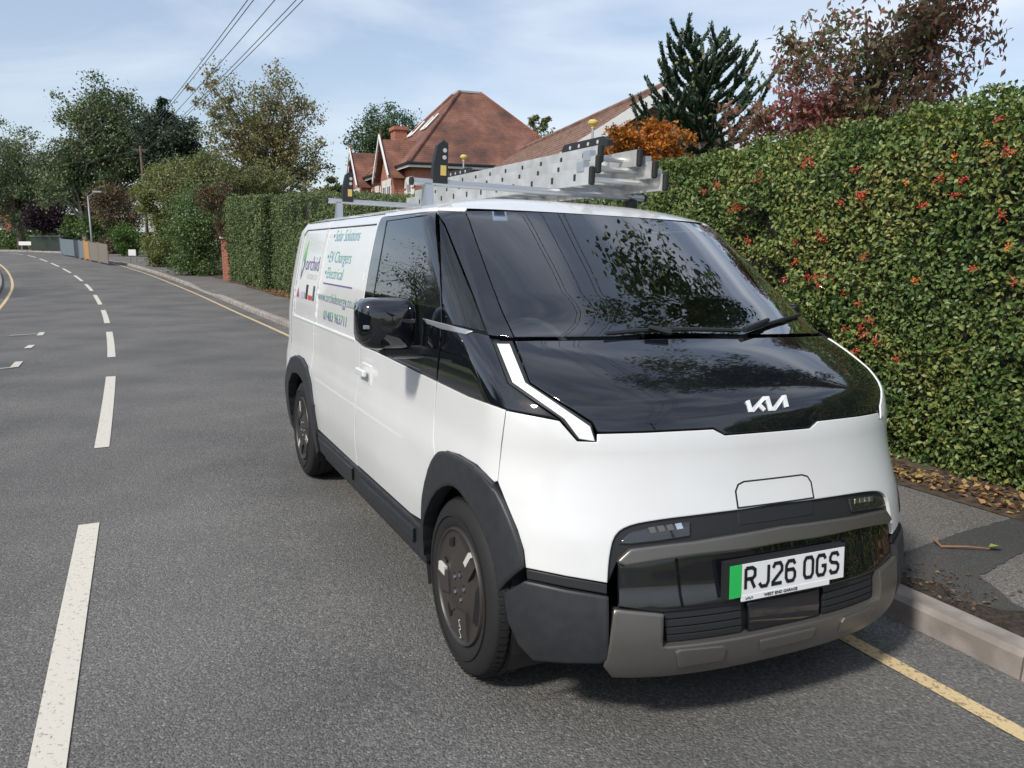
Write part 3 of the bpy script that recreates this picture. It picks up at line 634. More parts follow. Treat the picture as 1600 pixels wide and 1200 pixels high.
# rear end shell
V = []; zz = np.linspace(.30, ZT, 26); Xr = pchip([.3, .6, 1.1, 1.6, 1.75, 1.8], [.46, .51, .51, .46, .39, .31])
for z in zz:
    for k in range(41):
        a = math.pi*k/40; c, s = math.cos(a), math.sin(a); r = (abs(c)**3+abs(s)**3)**(-1/3); V.append((XR-float(Xr(z))*s*r, float(Wz(z))*c*r, z))
Fc = [(i*41+k, i*41+k+1, (i+1)*41+k+1, (i+1)*41+k) for i in range(25) for k in range(40)]
mk('rear_body', V, Fc, M_WHITE, van, True, True)
MB().box((XR-.25, 0, .33), (.5, 1.55, .2)).build('rear_bumper', M_CLAD, van)
def strokes(lines, w):
    """ribbons of even width along polylines, for lettering"""
    V = []; Fc = []
    for ln in lines:
        P = [np.array(p, float) for p in ln]; n = len(P); closed = np.allclose(P[0], P[-1]); b = len(V)
        if closed: P = P[:-1]; n -= 1
        for i in range(n):
            a = P[i]-P[i-1] if (i or closed) else P[1]-P[0]; c = P[(i+1) % n]-P[i] if (i < n-1 or closed) else P[i]-P[i-1]
            a = a/np.linalg.norm(a); c = c/np.linalg.norm(c); na = np.array([-a[1], a[0]]); nc = np.array([-c[1], c[0]]); m_ = na+nc; m_ = m_*2/max(m_@m_, .9)
            V += [tuple(P[i]+m_*w/2), tuple(P[i]-m_*w/2)]
        k = n if closed else n-1
        Fc += [(b+2*i, b+2*i+1, b+2*((i+1) % n)+1, b+2*((i+1) % n)) for i in range(k)]
    return V, Fc
kia = [[(0, 1), (.07, .06), (.12, .06), (.38, .95), (.5, .95), (.57, .06), (.66, .06), (.88, .95), (.93, .95), (1, .1)], [(.28, .55), (.40, .02)]]
# handles
for s in (-1, 1):
    p = surf(*inv(573, 584)); b = MB(); x, y, z = p[0], abs(p[1])*s, p[2]
    MB().rbox((x+.01, y+s*.0, z), (.17, .012, .105), .03, Matrix.Rotation(R(90), 3, 'X') if False else None).build('handle_recess', M_WHITE, van)
    MB().rbox((x-.012, y+s*.030, z+.008), (.16, .022, .034), .009).build('door_handle', M_WHITE, van)
    # mirror
    mc = Vector((-.50, s*1.066, 1.304))
    mb = MB()
    def ringm(x, sc, dz=0):
        o = []
        for k in range(28):
            a = 2*math.pi*k/28; c, s_ = math.cos(a), math.sin(a); r = (abs(c)**5+abs(s_)**5)**(-.2)
            yy = .121*c*r*sc; z_ = .107*s_*r*sc
            if z_ < 0 and c < 0: z_ *= 1-.18*abs(c)**2
            o.append((mc.x+x, mc.y+s*(-yy), mc.z+z_+dz))
        return o
    rr = [ringm(-.075, .90), ringm(-.07, .97), ringm(-.02, 1.0), ringm(.03, .97), ringm(.055, .88), ringm(.068, .70), ringm(.074, .35)]
    v = [p for r_ in rr for p in r_]; f = [(i*28+k, i*28+(k+1) % 28, (i+1)*28+(k+1) % 28, (i+1)*28+k) for i in range(6) for k in range(28)]+[tuple(range(28)), tuple(range(6*28, 7*28))]
    mo = mk('door_mirror', v, f, M_BLACK, van, True, True); bm = bmesh.new(); bm.from_mesh(mo.data); bmesh.ops.recalc_face_normals(bm, faces=bm.faces); bm.to_mesh(mo.data); bm.free(); sharp(mo, 50)
    MB().rbox((mc.x+.060, mc.y+s*.055, mc.z-.008), (.012, .115, .016), .004).build('mirror_indicator', M_TRIM_REFL, mo)
    MB().box((mc.x-.076, mc.y, mc.z), (.004, .19, .165)).build('mirror_glass', M_CHROME, mo)
    MB().rbox((mc.x+.0, s*.955, mc.z-.112), (.085, .26, .035), .012).build('mirror_arm', M_PLAST, mo)
    MB().rbox((mc.x+.0, s*.945, mc.z-.136), (.05, .20, .014), .006).build('mirror_arm_trim', M_TRIM_REFL, mo)
    # wheels
    for wx in (0, -WB):
        yo = s*.925; T = lambda q: [(r, yo-s*h) for r, h in q]
        t = MB().lathe(T([(.222, .012), (.236, .002), (.262, -.004), (.300, -.001), (.322, .012), (.334, .026), (.341, .045), (.343, .058), (.336, .060), (.336, .068), (.343, .070), (.3435, .105), (.337, .107), (.337, .116), (.3435, .118), (.343, .150), (.336, .152), (.336, .160), (.342, .162), (.334, .195), (.30, .212), (.222, .205)]), (wx, 0, WR), 'y', 72).build('tyre', M_RUBBER, van, True)
        tl = MB()
        for k in range(72):
            a = 2*math.pi*k/72; c, q = math.cos(a), math.sin(a)
            for (r0, r1, h0, h1) in ((.3315, .3432, .016, .052),):
                tl.add([(wx+r*math.cos(a+da), yo-s*h, WR+r*math.sin(a+da)) for (r, h, da) in ((r0+.0035, h0, 0), (r0+.0035, h0, .055), (.3452, h1, .055), (.3452, h1, 0))], [(0, 1, 2, 3)])
        tl.build('tread_block', M_RUBBER, t)
        for nm, pr in (('sidewall_band', [(.268, -.0075), (.2685, -.010), (.2735, -.010), (.274, -.0075)]),):
            MB().lathe(T(pr), (wx, 0, WR), 'y', 72).build(nm, M_RUBBER, t, True)
        rm = MB().lathe(T([(.228, .05), (.226, .006), (.221, -.003), (.216, -.003), (.212, .004), (.205, .008), (.140, .014), (.118, .008), (.10, .004), (.0, .004)]), (wx, 0, WR), 'y', 60).build('wheel_cover', M_COVER, van, True)
        dA = 0 if wx == 0 else R(55)
        def pol(r, a): a = R(a)+dA; return (wx+r*math.cos(a), WR+r*math.sin(a))
        for k in range(5):
            a = 80+72*k; p = pol(.050, a)
            MB().lathe([(.0, yo+s*.001), (.008, yo+s*.001), (.009, yo-s*.004)], (p[0]+.003, 0, p[1]), 'y', 10).build('wheel_bolt', M_CHROME, rm, True)
            MB().lathe([(.0, yo-s*.0032), (.0155, yo-s*.0032), (.0165, yo-s*.006)], (p[0], 0, p[1]), 'y', 14).build('bolt_recess', M_INK, rm, True)
        for q in ([(.155, 118), (.185, 112), (.190, 128), (.165, 133)], [(.155, 12), (.205, 25), (.207, 0), (.206, -25), (.16, -34), (.145, -10)], [(.13, 222), (.175, 226), (.19, 240), (.165, 243)], [(.15, 160), (.17, 158), (.172, 163), (.15, 166)]):
            MB().prism([pol(*p) for p in q], yo-s*.0065, yo-s*.025).build('cover_slot', M_INK, rm)
        for q, h in (([(.105, 100), (.205, 95), (.207, 40), (.11, 30)], .002), ([(.105, 170), (.20, 178), (.203, 205), (.11, 215)], .001), ([(.105, 250), (.205, 252), (.205, 300), (.11, 318)], .002), ([(.10, 218), (.135, 212), (.125, 250), (.10, 258)], .006)):
            MB().prism([pol(*p) for p in q], yo+s*h, yo-s*.02).build('cover_facet', M_COVER, rm)
        for q in ([(.125, 66), (.195, 60), (.195, 53), (.125, 55)], [(.140, 170), (.205, 172), (.205, 182), (.140, 184)])+(([(.140, 290), (.205, 288), (.205, 294), (.140, 298)],) if wx else ()):
            MB().prism([pol(*p) for p in q], yo+s*.0032, yo-s*.01).build('cover_marker', M_MARK, rm)
        a0 = R(283)+dA; d = Vector((math.cos(a0), 0, math.sin(a0))); p_ = Vector((-d.z, 0, d.x))*1
        V2, Fc = strokes([[(x*.07, z*.016) for x, z in l] for l in kia], .0042)
        mk('cover_emblem', [tuple(Vector((wx, yo+s*.0034, WR))+d*(.125+a)+p_*(b-.008)) for a, b in V2], Fc, M_MARK, rm, False, True)
        # brake disc and arch liner
        MB().lathe([(.0, yo-s*.10), (.16, yo-s*.10), (.16, yo-s*.12), (.0, yo-s*.12)], (wx, 0, WR), 'y', 24).build('brake_disc', M_PLAST, van)
        v = []; f = []
        for i in range(25):
            a = R(-25+230*i/24); 
            for h in (.0, .30): v.append((wx+.435*math.cos(a), s*(.90-h), WR+.03+.43*math.sin(a)))
        f = [(2*i, 2*i+1, 2*i+3, 2*i+2) for i in range(24)]; v0 = len(v)
        v += [(wx, s*.60, WR)]; f += [(2*i+1, 2*i+3, v0) for i in range(24)]
        mk('arch_liner', v, f, M_RUBBER, van, False, True)
# underside and cabin
MB().box((-1.6, 0, .285), (3.9, 1.60, .10)).build('underbody', M_RUBBER, van)
MB().box((.36, 0, .30), (.55, 1.15, .12)).build('undertray', M_RUBBER, van)
MB().prism([(-.84, .35), (.84, .35), (.86, 1.15), (.74, 1.79), (-.74, 1.79), (-.86, 1.15)], -1.635, -1.605, 'x').build('bulkhead', M_INT, van)
MB().box((-.85, 0, .42), (1.5, 1.7, .06)).build('cabin_floor', M_INT, van)
MB().prism([(.30, .62), (.36, .95), (.20, 1.225), (-.02, 1.235), (-.20, 1.18), (-.24, 1.0), (-.05, .80), (-.02, .62)], -.82, .82).build('dashboard', M_INT, van)
MB().prism([(-.72, 1.775), (-1.6, 1.80), (-1.6, 1.785), (-.72, 1.76)], -.70, .70).build('headliner', M_HEADL, van)
for y in (-.42, .42):
    st = MB().rbox((-.95, y, .78), (.52, .50, .16), .06).build('seat', M_SEAT, van, True)
    MB().rbox((-1.22, y, 1.16), (.15, .48, .66), .06, Matrix.Rotation(R(-10), 3, 'Y')).build('seat_back', M_SEAT, st, True)
    MB().rbox((-1.30, y, 1.58), (.10, .27, .17), .04, Matrix.Rotation(R(-8), 3, 'Y')).build('headrest', M_SEAT, st, True)
    MB().box((-.95, y, .57), (.40, .40, .26)).build('seat_base', M_INT, st)
sw = MB(); pts = []
for k in range(33):
    a = 2*math.pi*k/32; pts.append(Vector((-.40+.07*math.sin(a)*0-.10*math.sin(a), -.42+.185*math.cos(a), 1.16+.155*math.sin(a))))
sw.tube(pts, .016, 8, False); sw.box((-.39, -.42, 1.155), (.04, .34, .05)); sw.tube([(-.38, -.42, 1.155), (-.12, -.42, 1.08)], .03)
sw.build('steering_wheel', M_INT, van, True)
MB().rbox((-.58, 0, 1.69), (.03, .24, .07), .01).build('interior_mirror', M_PLAST, van)
# wipers
def wiper(a, b, c, nm='wiper'):
    P = lambda p, h: np.array(surf(*inv(*p)))+surf_n(*inv(*p))*h
    w = MB(); w.tube([P(a, .02), P(b, .028)], [.013, .009], 6); w.tube([P(q, .014) for q in c], .0085, 6); w.build(nm, M_PLAST, van)
wiper((1045, 527), (1010, 521), [(945, 526), (1000, 521), (1060, 519), (1120, 520), (1155, 521)])
wiper((1160, 522), (1195, 508), [(1163, 521), (1195, 511), (1225, 502), (1247, 495)])
def wrap(name, V2, faces, m, place, parent, off=.003, smooth=False):
    """flat print laid on the body: V2 in metres, place maps (a, b) to (U, z)"""
    uv = [place(a, b) for a, b in V2]; U = np.array([q[0] for q in uv]); Z = np.array([q[1] for q in uv]); P = surf(U, Z)+surf_n(U, Z)*off
    return mk(name, P, faces, m, parent, smooth, True)
# maker's emblem
V2, Fc = strokes([[(275, 270), (345, 500), (405, 500), (665, 220), (770, 215), (845, 470), (940, 465), (1150, 190), (1195, 185), (1250, 420)], [(560, 370), (690, 500)]], 92)
uv = [inv(1150+a/16, 610+b/16) for a, b in V2]; U_ = np.array([q[0] for q in uv]); Z_ = np.array([q[1] for q in uv]); Pe = surf(U_, Z_); Ne = surf_n(U_, Z_); ne = len(Pe)
mk('maker_emblem', np.concatenate([Pe+Ne*.006, Pe]), [tuple(f) for f in Fc]+[(f[i], f[(i+1) % 4], f[(i+1) % 4]+ne, f[i]+ne) for f in Fc for i in range(4)], M_EMB, van, False, True)
# number plate
PM = empty('number_plate', (0, 0, 0)); PM.parent = van
tilt = R(-4); xc = .748
def pl(y, z, h=0): return (xc+h+(-math.sin(-tilt))*(z)*1.0, y, .549+z*math.cos(tilt))
def plbox(name, y0, y1, z0, z1, h0, h1, m): 
    return MB().add([pl(y0, z0, h0), pl(y1, z0, h0), pl(y1, z1, h0), pl(y0, z1, h0), pl(y0, z0, h1), pl(y1, z0, h1), pl(y1, z1, h1), pl(y0, z1, h1)], [(0, 1, 2, 3), (4, 7, 6, 5), (0, 4, 5, 1), (1, 5, 6, 2), (2, 6, 7, 3), (3, 7, 4, 0)]).build(name, m, PM)
plbox('plate_holder', -.275, .268, -.058, .066, -.03, -.004, M_PLAST)
plbox('green_strip', -.262, -.212, -.0555, .0555, -.003, .0, M_PGREEN)
plbox('plate_face', -.212, .26, -.0555, .0555, -.003, .0, M_PLATE)
plbox('dealer_strip', -.212, .19, -.071, -.052, -.003, .0012, M_PLATE)
G = {'R': [[(0, 0), (0, 1)], [(0, 1), (.7, 1), (1, .88), (1, .6), (.75, .48), (0, .48)], [(.55, .48), (1, 0)]],
     'J': [[(1, 1), (1, .2), (.8, 0), (.25, 0), (0, .18)]],
     '2': [[(0, .8), (.2, 1), (.8, 1), (1, .82), (1, .62), (0, .1), (0, 0), (1.02, 0)]],
     '6': [[(1, .82), (.8, 1), (.25, 1), (0, .8), (0, .2), (.2, 0), (.8, 0), (1, .18), (1, .4), (.8, .57), (.06, .57)]],
     'O': [[(.2, 0), (.8, 0), (1, .18), (1, .82), (.8, 1), (.2, 1), (0, .82), (0, .18), (.2, 0)]],
     'G': [[(1, .8), (.8, 1), (.2, 1), (0, .82), (0, .18), (.2, 0), (.8, 0), (1, .2), (1, .46), (.55, .46)]],
     'S': [[(1, .82), (.8, 1), (.2, 1), (0, .82), (0, .66), (.2, .54), (.8, .48), (1, .36), (1, .18), (.8, 0), (.2, 0), (0, .18)]]}
def plate_char(ch, y, h=.071, w=.040, z0=-.030):
    V2, Fc = strokes([[(a*w, b*h) for a, b in l] for l in G[ch]], .0125); mk('plate_character', [pl(y+a, z0+b, .0018) for a, b in V2], Fc, M_INK, PM, False, True)
for ch, y in zip('RJ26', (-.197, -.137, -.077, -.017)): plate_char(ch, y)
for ch, y in zip('OGS', (.067, .127, .190)): plate_char(ch, y)
def text_mesh(txt, size, shear=0, bold=0, align='LEFT', spacing=1.0):
    cu = bpy.data.curves.new('t', 'FONT'); cu.body = txt; cu.size = size; cu.shear = shear; cu.offset = bold; cu.align_x = align; cu.space_character = spacing; cu.resolution_u = 3
    ob = bpy.data.objects.new('t', cu); COL.objects.link(ob); dg = bpy.context.evaluated_depsgraph_get(); me = bpy.data.meshes.new_from_object(ob.evaluated_get(dg))
    V2 = [(v.co.x, v.co.y) for v in me.vertices]; Fc = [tuple(p.vertices) for p in me.polygons]
    bpy.data.objects.remove(ob); bpy.data.curves.remove(cu); bpy.data.meshes.remove(me); return V2, Fc
V2, Fc = text_mesh('WEST END GARAGE', .0145, bold=.0004); mk('dealer_lettering', [pl(-.115+a*1.15, -.066+b, .0028) for a, b in V2], Fc, M_INK, PM, False, True)
V2, Fc = strokes([[(x*.030, z*.008) for x, z in l] for l in kia], .0022); mk('dealer_emblem', [pl(-.195+a, -.066+b, .0028) for a, b in V2], Fc, M_INK, PM, False, True)
# sign lettering on the right flank (and the same on the other side)
def grad(name, c1, c2, z0, z1):
    m = mat(name, c1, .4); t, b = nodes(m); tcn = N(t, 'ShaderNodeTexCoord'); sp = N(t, 'ShaderNodeSeparateXYZ'); mr = N(t, 'ShaderNodeMapRange'); r = N(t, 'ShaderNodeMixRGB')
    mr.inputs[1].default_value = z0; mr.inputs[2].default_value = z1; r.inputs[1].default_value = (*c2, 1); r.inputs[2].default_value = (*c1, 1)
    t.links.new(tcn.outputs['Object'], sp.inputs[0]); t.links.new(sp.outputs['Z'], mr.inputs[0]); t.links.new(mr.outputs[0], r.inputs[0]); t.links.new(r.outputs[0], b.inputs['Base Color']); return m
GR, BL, PU = (.07, .48, .20), (.08, .30, .48), (.12, .08, .30)
for s in (-1, 1):
    def lay(x0, z0, sg=s): return (lambda a, b: sidepar(x0-s*a*(-1 if s < 0 else 1)*1.0 if False else (x0+a if s < 0 else x0-a), z0+b, s))
    def fit(name, txt, xl, xr, z, h, m, shear=0, bold=0):
        V2, Fc = text_mesh(txt, .1, shear, bold); a0 = min(a for a, b in V2); a1 = max(a for a, b in V2); k = (xr-xl)/(a1-a0)
        V2 = [((a-a0)*k, b*h/.0729) for a, b in V2]
        x0 = xl if s < 0 else xr
        return wrap(name, V2, Fc, m, lay(x0, z), van, -.0075)
    for (tx, xa, xb, z) in (('Solar Solutions', -2.40, -1.82, 1.662), ('EV Chargers', -2.46, -1.915, 1.53), ('Electrical', -2.455, -2.04, 1.43)):
        fit('lettering', tx, xa, xb, z, .075, grad('lettering_ink', GR, BL, z-.01, z+.075), .2, -.0012)
        wrap('bullet', [(0, 0), (.02, 0), (.02, .02), (0, .02)], [(0, 1, 2, 3)], mat('bullet_ink', BL, .4), lay(xa-.05 if s < 0 else xb+.05, z+.025), van, -.0075)
    wrap('sign_rule', [(0, 0), (.73, 0), (.73, .008), (0, .008)], [(0, 1, 2, 3)], mat('rule_ink', PU, .4), lay(-2.52 if s < 0 else -1.79, 1.392), van, -.0075)
    fit('lettering', 'www.orchidenergy.co.uk', -2.62, -1.63, 1.283, .066, grad('web_ink', GR, PU, 1.27, 1.35), 0, -.001)
    fit('lettering', '01483 963711', -2.41, -1.83, 1.172, .062, grad('phone_ink', GR, PU, 1.175, 1.235), 0, -.0005)
    fit('lettering', 'orchid', -3.15, -2.725, 1.465, .105, mat('orchid_ink', PU, .4), 0, -.001)
    fit('lettering', 'ENERGY', -3.05, -2.73, 1.405, .04, mat('energy_ink', (.62, .63, .66), .4))
    wrap('logo_leaf', [(0, 0), (.085, .12), (.075, .30), (-.02, .17)], [(0, 1, 2, 3)], grad('logo_ink', (.20, .62, .12), PU, 1.42, 1.66), lay(-3.27 if s < 0 else -3.15, 1.385), van, -.0075)
    wrap('logo_leaf', [(0, .02), (.025, .075), (.0, .13), (-.012, .07)], [(0, 1, 2, 3)], mat('logo_white', (.8, .8, .82), .4), lay(-3.24 if s < 0 else -3.18, 1.42), van, -.0065)
    for (x, w, h, c) in ((-3.34, .09, .07, (.45, .05, .18)), (-3.18, .13, .045, (.45, .45, .55)), (-3.02, .06, .10, (.02, .02, .022)), (-2.93, .12, .03, (.55, .05, .05)), (-2.79, .05, .10, (.08, .09, .09))):
        V2 = [(0, 0), (w, 0), (w*.5, h)] if h == .07 else [(0, 0), (w, 0), (w, h), (0, h)]
        wrap('accreditation_mark', V2, [tuple(range(len(V2)))], mat('mark_ink', c, .4), lay(x if s < 0 else x+w, 1.265), van, -.0075)
# roof bars with uprights
for bx in (-1.27, -3.16):
    bar = MB().tube([(bx, -.70, 1.958), (bx, .70, 1.958)], .0185, 12).build('roof_bar', M_BAR, van, True)
    for s in (-1, 1):
        MB().prism([(bx-.05, 1.80), (bx+.05, 1.80), (bx+.03, 1.945), (bx-.03, 1.945)], s*.60, s*.64).build('bar_foot', M_PLAST if s > 0 else M_BAR, bar)
        MB().tube([(bx, s*.70, 1.958), (bx, s*.715, 1.958)], .021, 12).build('bar_end_cap', M_PLAST, bar)
    up = MB(); st = [(-.10, 0), (-.02, 0), (-.02, .20), (-.045, .215), (-.075, .19), (-.095, .10)]
    up.prism([(-.50+a+.0, 1.955+b) for a, b in st], bx-.02, bx+.02, 'x'); uo = up.build('ladder_stop', M_PLAST, bar)
    MB().box((bx+.021, -.545, 2.02), (.003, .03, .05)).build('stop_label', M_YEL, uo)
    for k, (a, b) in enumerate(((-.54, 2.085), (-.538, 2.12))):
        MB().lathe([(.0, bx+.0215), (.011, bx+.0215), (.011, bx+.02)], (a, 0, b), 'y', 10).build('stop_hole', M_HEADL, uo) if False else MB().tube([(bx+.019, a, b), (bx+.0215, a, b)], .011, 10).build('stop_hole', M_HEADL, uo)
# ladder and its clamps
lad = empty('extension_ladder', (0, 0, 0)); lad.matrix_world = MV @ Matrix.Translation((-1.27, .39, 1.98)); tag(lad, 'triple aluminium extension ladder lying on the van roof rack', 'ladder')
LX0 = [.32, .30, .34]
for i, (ya, yb, z0, xe) in enumerate(((-.232, .232, .0, .32), (-.178, .178, .064, .29), (-.124, .124, .128, .22))):
    xr = -2.68+.06*i
    for y in (ya, yb):
        sy = 1 if y > 0 else -1
        st = MB().prism([(y-.012, z0), (y+.012, z0), (y+.012, z0+.088), (y-.012, z0+.088)], xr, xe-.012, 'x').build('stile', M_ALU, lad)
        MB().rbox((xe-.004, y, z0+.044), (.03, .032, .094), .012).build('rubber_foot', M_RUBBER, st)
        for k in range(11):
            xk = xe-.16-k*.25
            MB().box((xk, y-.0125*1, z0+.044), (.022, .003, .034)).build('rung_end', M_PLAST, st) if y == ya else None
    for k in range(11):
        xk = xe-.16-k*.25; MB().tube([(xk, ya+.012, z0+.044), (xk, yb-.012, z0+.044)], .0155, 8).build('rung', M_ALU, lad, True)
    for y in (ya, yb):
        if i < 2: MB().box((xe-.10, y, z0+.095), (.07, .036, .05)).build('guide_bracket', M_BAR, lad)
for bx in (-1.27, -3.16):
    cl = empty('ladder_clamp'); cl.matrix_world = MV @ Matrix.Translation((bx, .39, 1.98)); tag(cl, 'yellow knobbed ladder clamp over the %s' % ('front roof bar' if bx > -2 else 'rear roof bar'), 'clamp', 'ladder clamps')
    cb_ = MB().prism([(-.30, .222), (.20, .222), (.20, .25), (.15, .275), (-.27, .275), (-.30, .25)], -.075, -.045, 'y').build('clamp_bar', M_PLAST, cl)
    for k in range(4): MB().tube([(-.2+k*.1, -.077, .25), (-.2+k*.1, -.074, .25)], .011, 10).build('bar_hole', M_HEADL, cb_)
    MB().tube([(0, -.05, .0), (0, -.05, .36)], .007, 8).build('clamp_rod', M_BAR, cl, True)
    MB().lathe([(.0, .385), (.018, .382), (.029, .370), (.027, .360), (.010, .348), (.009, .335), (0, .335)], (0, -.05, 0), 'z', 16).build('clamp_knob', M_YEL, cl, True)
    MB().tube([(0, -.05, .0), (0, -.05, -.02)], .012, 8).build('clamp_foot', M_BAR, cl)
# ------------------------------------------------------------------ hedges, trees, shrubs
BARK = mat('bark', (.12, .10, .08), .9); noisy(BARK, (.07, .055, .045), (.19, .16, .13), 6, bump=.8, bscale=25, bdist=.02, stretch=(1, 1, .25))
BARK2 = mat('pale_bark', (.32, .29, .25), .9); noisy(BARK2, (.20, .18, .15), (.40, .37, .32), 5, bump=.5, bscale=20, bdist=.02)
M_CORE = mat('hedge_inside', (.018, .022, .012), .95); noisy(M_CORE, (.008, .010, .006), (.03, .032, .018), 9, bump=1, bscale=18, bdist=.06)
def wav(p, k=3, sc=1.0, seed=0):
    g = np.random.default_rng(seed); o = np.zeros(len(p))
    for i in range(k):
        for _ in range(3): w = g.normal(size=p.shape[1])*sc*(1.9**i); o += np.sin(p@w+g.uniform(0, 6.28))/(1.6**i)
    return o/(2.2*1.7)
def hedge(name, label, s0, s1, n0, h, thick, cnt, size, m, rough=.07, seed=1, cat='hedge', asp=.55, group=None, spread=.05):
    hf = h if callable(h) else (lambda s: np.full(np.shape(s), float(h))); h = float(np.max(hf(np.linspace(s0, s1, 30)))); g = np.random.default_rng(seed); root = empty(name, tuple(rp(np.array((s0+s1)/2), np.array(n0+thick/2)))); tag(root, label, cat, group)
    Ls = s1-s0; areas = np.array([Ls*h, Ls*thick, thick*h, thick*h]); k = (cnt*areas/areas.sum()).astype(int)
    C = []; NN = []
    for f in range(4):
        a = g.uniform(size=k[f]); b = g.uniform(size=k[f])
        if f == 0: ss = s0+Ls*a; nn = np.full(k[f], n0); zz = h*b+.02; nl = np.tile([0, -1, .25], (k[f], 1)).astype(float)
        elif f == 1: ss = s0+Ls*a; nn = n0+thick*b; zz = np.full(k[f], h); nl = np.tile([0, -.15, 1], (k[f], 1)).astype(float)
        else: ss = np.full(k[f], s0 if f == 2 else s1); nn = n0+thick*a; zz = h*b+.02; nl = np.tile([-1. if f == 2 else 1., 0, .2], (k[f], 1)).astype(float)
        hs = hf(ss); zz = zz*hs/h; q = np.stack([ss, nn*2, zz], 1); bp = wav(q, 3, 1.3, seed+5)*rough*1.2+wav(q, 2, 7, seed+9)*rough*.7
        # round the upper edge and tuck in the foot
        top = np.clip((zz-(hs-.35))/.35, 0, 1); inn = (top**2)*.13*(f == 0)+np.clip(.35-zz, 0, 1)*.35*(f == 0)
        dep = np.abs(g.normal(size=k[f]))*spread*1.3-spread*.6
        hole = wav(q, 3, 2.6, seed+21); dep = dep+np.clip(hole-.52, 0, 1)*.6
        ss = ss+nl[:, 0]*(bp-dep); nn = nn+inn+nl[:, 1]*(bp-dep); zz = zz+(bp-dep)*(nl[:, 2] > .5)
        P = rp(ss, nn, 0); P[:, 2] = TERR(P[:, 1])+.08+zz
        d = cdir(ss); R_ = np.stack([d[:, 1], -d[:, 0]], 1)
        wn = np.zeros((k[f], 3)); wn[:, :2] = d*nl[:, :1]+R_*nl[:, 1:2]; wn[:, 2] = nl[:, 2]
        C.append(P); NN.append(wn+g.normal(size=(k[f], 3))*.62)
    C = np.concatenate(C); NN = np.concatenate(NN); D = g.normal(size=C.shape)+np.array([0, 0, -.25])
    tag(leaves('foliage', C, D, NN, size*(.6+.75*g.random(len(C))), asp, m, root), kind='stuff')
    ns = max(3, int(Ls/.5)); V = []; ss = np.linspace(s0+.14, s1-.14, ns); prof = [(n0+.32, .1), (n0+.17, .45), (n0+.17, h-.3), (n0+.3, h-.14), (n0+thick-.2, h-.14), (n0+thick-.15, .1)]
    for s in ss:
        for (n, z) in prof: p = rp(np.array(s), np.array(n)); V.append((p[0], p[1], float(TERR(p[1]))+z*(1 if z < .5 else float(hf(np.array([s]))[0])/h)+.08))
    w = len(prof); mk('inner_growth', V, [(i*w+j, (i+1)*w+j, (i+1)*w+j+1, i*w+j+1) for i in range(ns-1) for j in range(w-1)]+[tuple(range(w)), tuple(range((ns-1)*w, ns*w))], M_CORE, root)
    st = MB()
    return root
G_HOLLY = leafmat('holly_leaf', [(0.036, 0.075, 0.020), (0.072, 0.129, 0.030), (0.115, 0.180, 0.045), (0.177, 0.235, 0.070), (0.304, 0.312, 0.084), (0.270, 0.173, 0.070)], .42, .22, 1.4, .4)
G_PRIVET = leafmat('privet_leaf', [(0.066, 0.104, 0.035), (0.101, 0.145, 0.049), (0.144, 0.193, 0.066), (0.196, 0.227, 0.083)], .45, .2, 1.2)
NH = 5.24
holly = hedge('holly_hedge', 'tall clipped holly hedge with red berries beside the van', -9, -.1, NH, 2.43, 1.3, 170000, .038, G_HOLLY, .085, 3, asp=.6, spread=.065)
hedge('privet_hedge', 'long clipped green hedge behind the van, lower than the holly', .0, 20.4, NH+.1, lambda s: np.interp(s, [0, 2, 8, 14, 20], [2.1, 2.12, 2.5, 2.95, 3.08]), 1.2, 90000, .06, G_PRIVET, .06, 4)
hedge('privet_hedge', 'taller clipped hedge block next to the brick pier', 20.6, 26.6, NH-.2, 3.15, 1.6, 42000, .07, G_PRIVET, .10, 5)
M_BERRY = mat('berry_red', (.50, .06, .03), .3, coat=.3); M_BERRYO = mat('berry_orange', (.62, .17, .03), .35)
bv = []
for k in range(4):
    b = MB(); g = random.Random(k)
    for j in range(9+k*2):
        c = Vector((g.gauss(0, .015), g.gauss(0, .015), g.gauss(0, .013))); r = g.uniform(.005, .007); b.tube([(0, 0, 0), c*.5, c], .0016, 3); v = []; f = []
        bm = bmesh.new(); bmesh.ops.create_icosphere(bm, subdivisions=1, radius=r); b.add([c+q.co for q in bm.verts], [[x.index for x in fa.verts] for fa in bm.faces]); bm.free()
    bv.append((b.v, b.f))
BPX = [(1262, 248), (1256, 257), (1268, 255), (1178, 283), (1205, 277), (1187, 275), (1141, 327), (1149, 330), (1151, 321), (1159, 325), (1169, 378), (1243, 377), (1279, 365), (1287, 375), (1285, 366), (1243, 408), (1310, 315), (1340, 306), (1348, 307), (1350, 303), (1313, 317), (1416, 286), (1468, 280), (1503, 282), (1544, 224), (1580, 240), (1570, 236), (1491, 245), (1492, 305), (1336, 264), (1225, 437), (1262, 432), (1290, 432), (1300, 440), (1275, 433), (1281, 447), (1318, 455), (1340, 475), (1360, 500), (1345, 512), (1368, 530), (1373, 535), (1350, 522), (1338, 548), (1560, 185), (1575, 385), (1565, 335), (1440, 322), (1400, 560), (1320, 515), (1350, 400), (1430, 440), (1585, 440), (1520, 420), (1120, 290), (1100, 300)]
bmesh_cache = {}
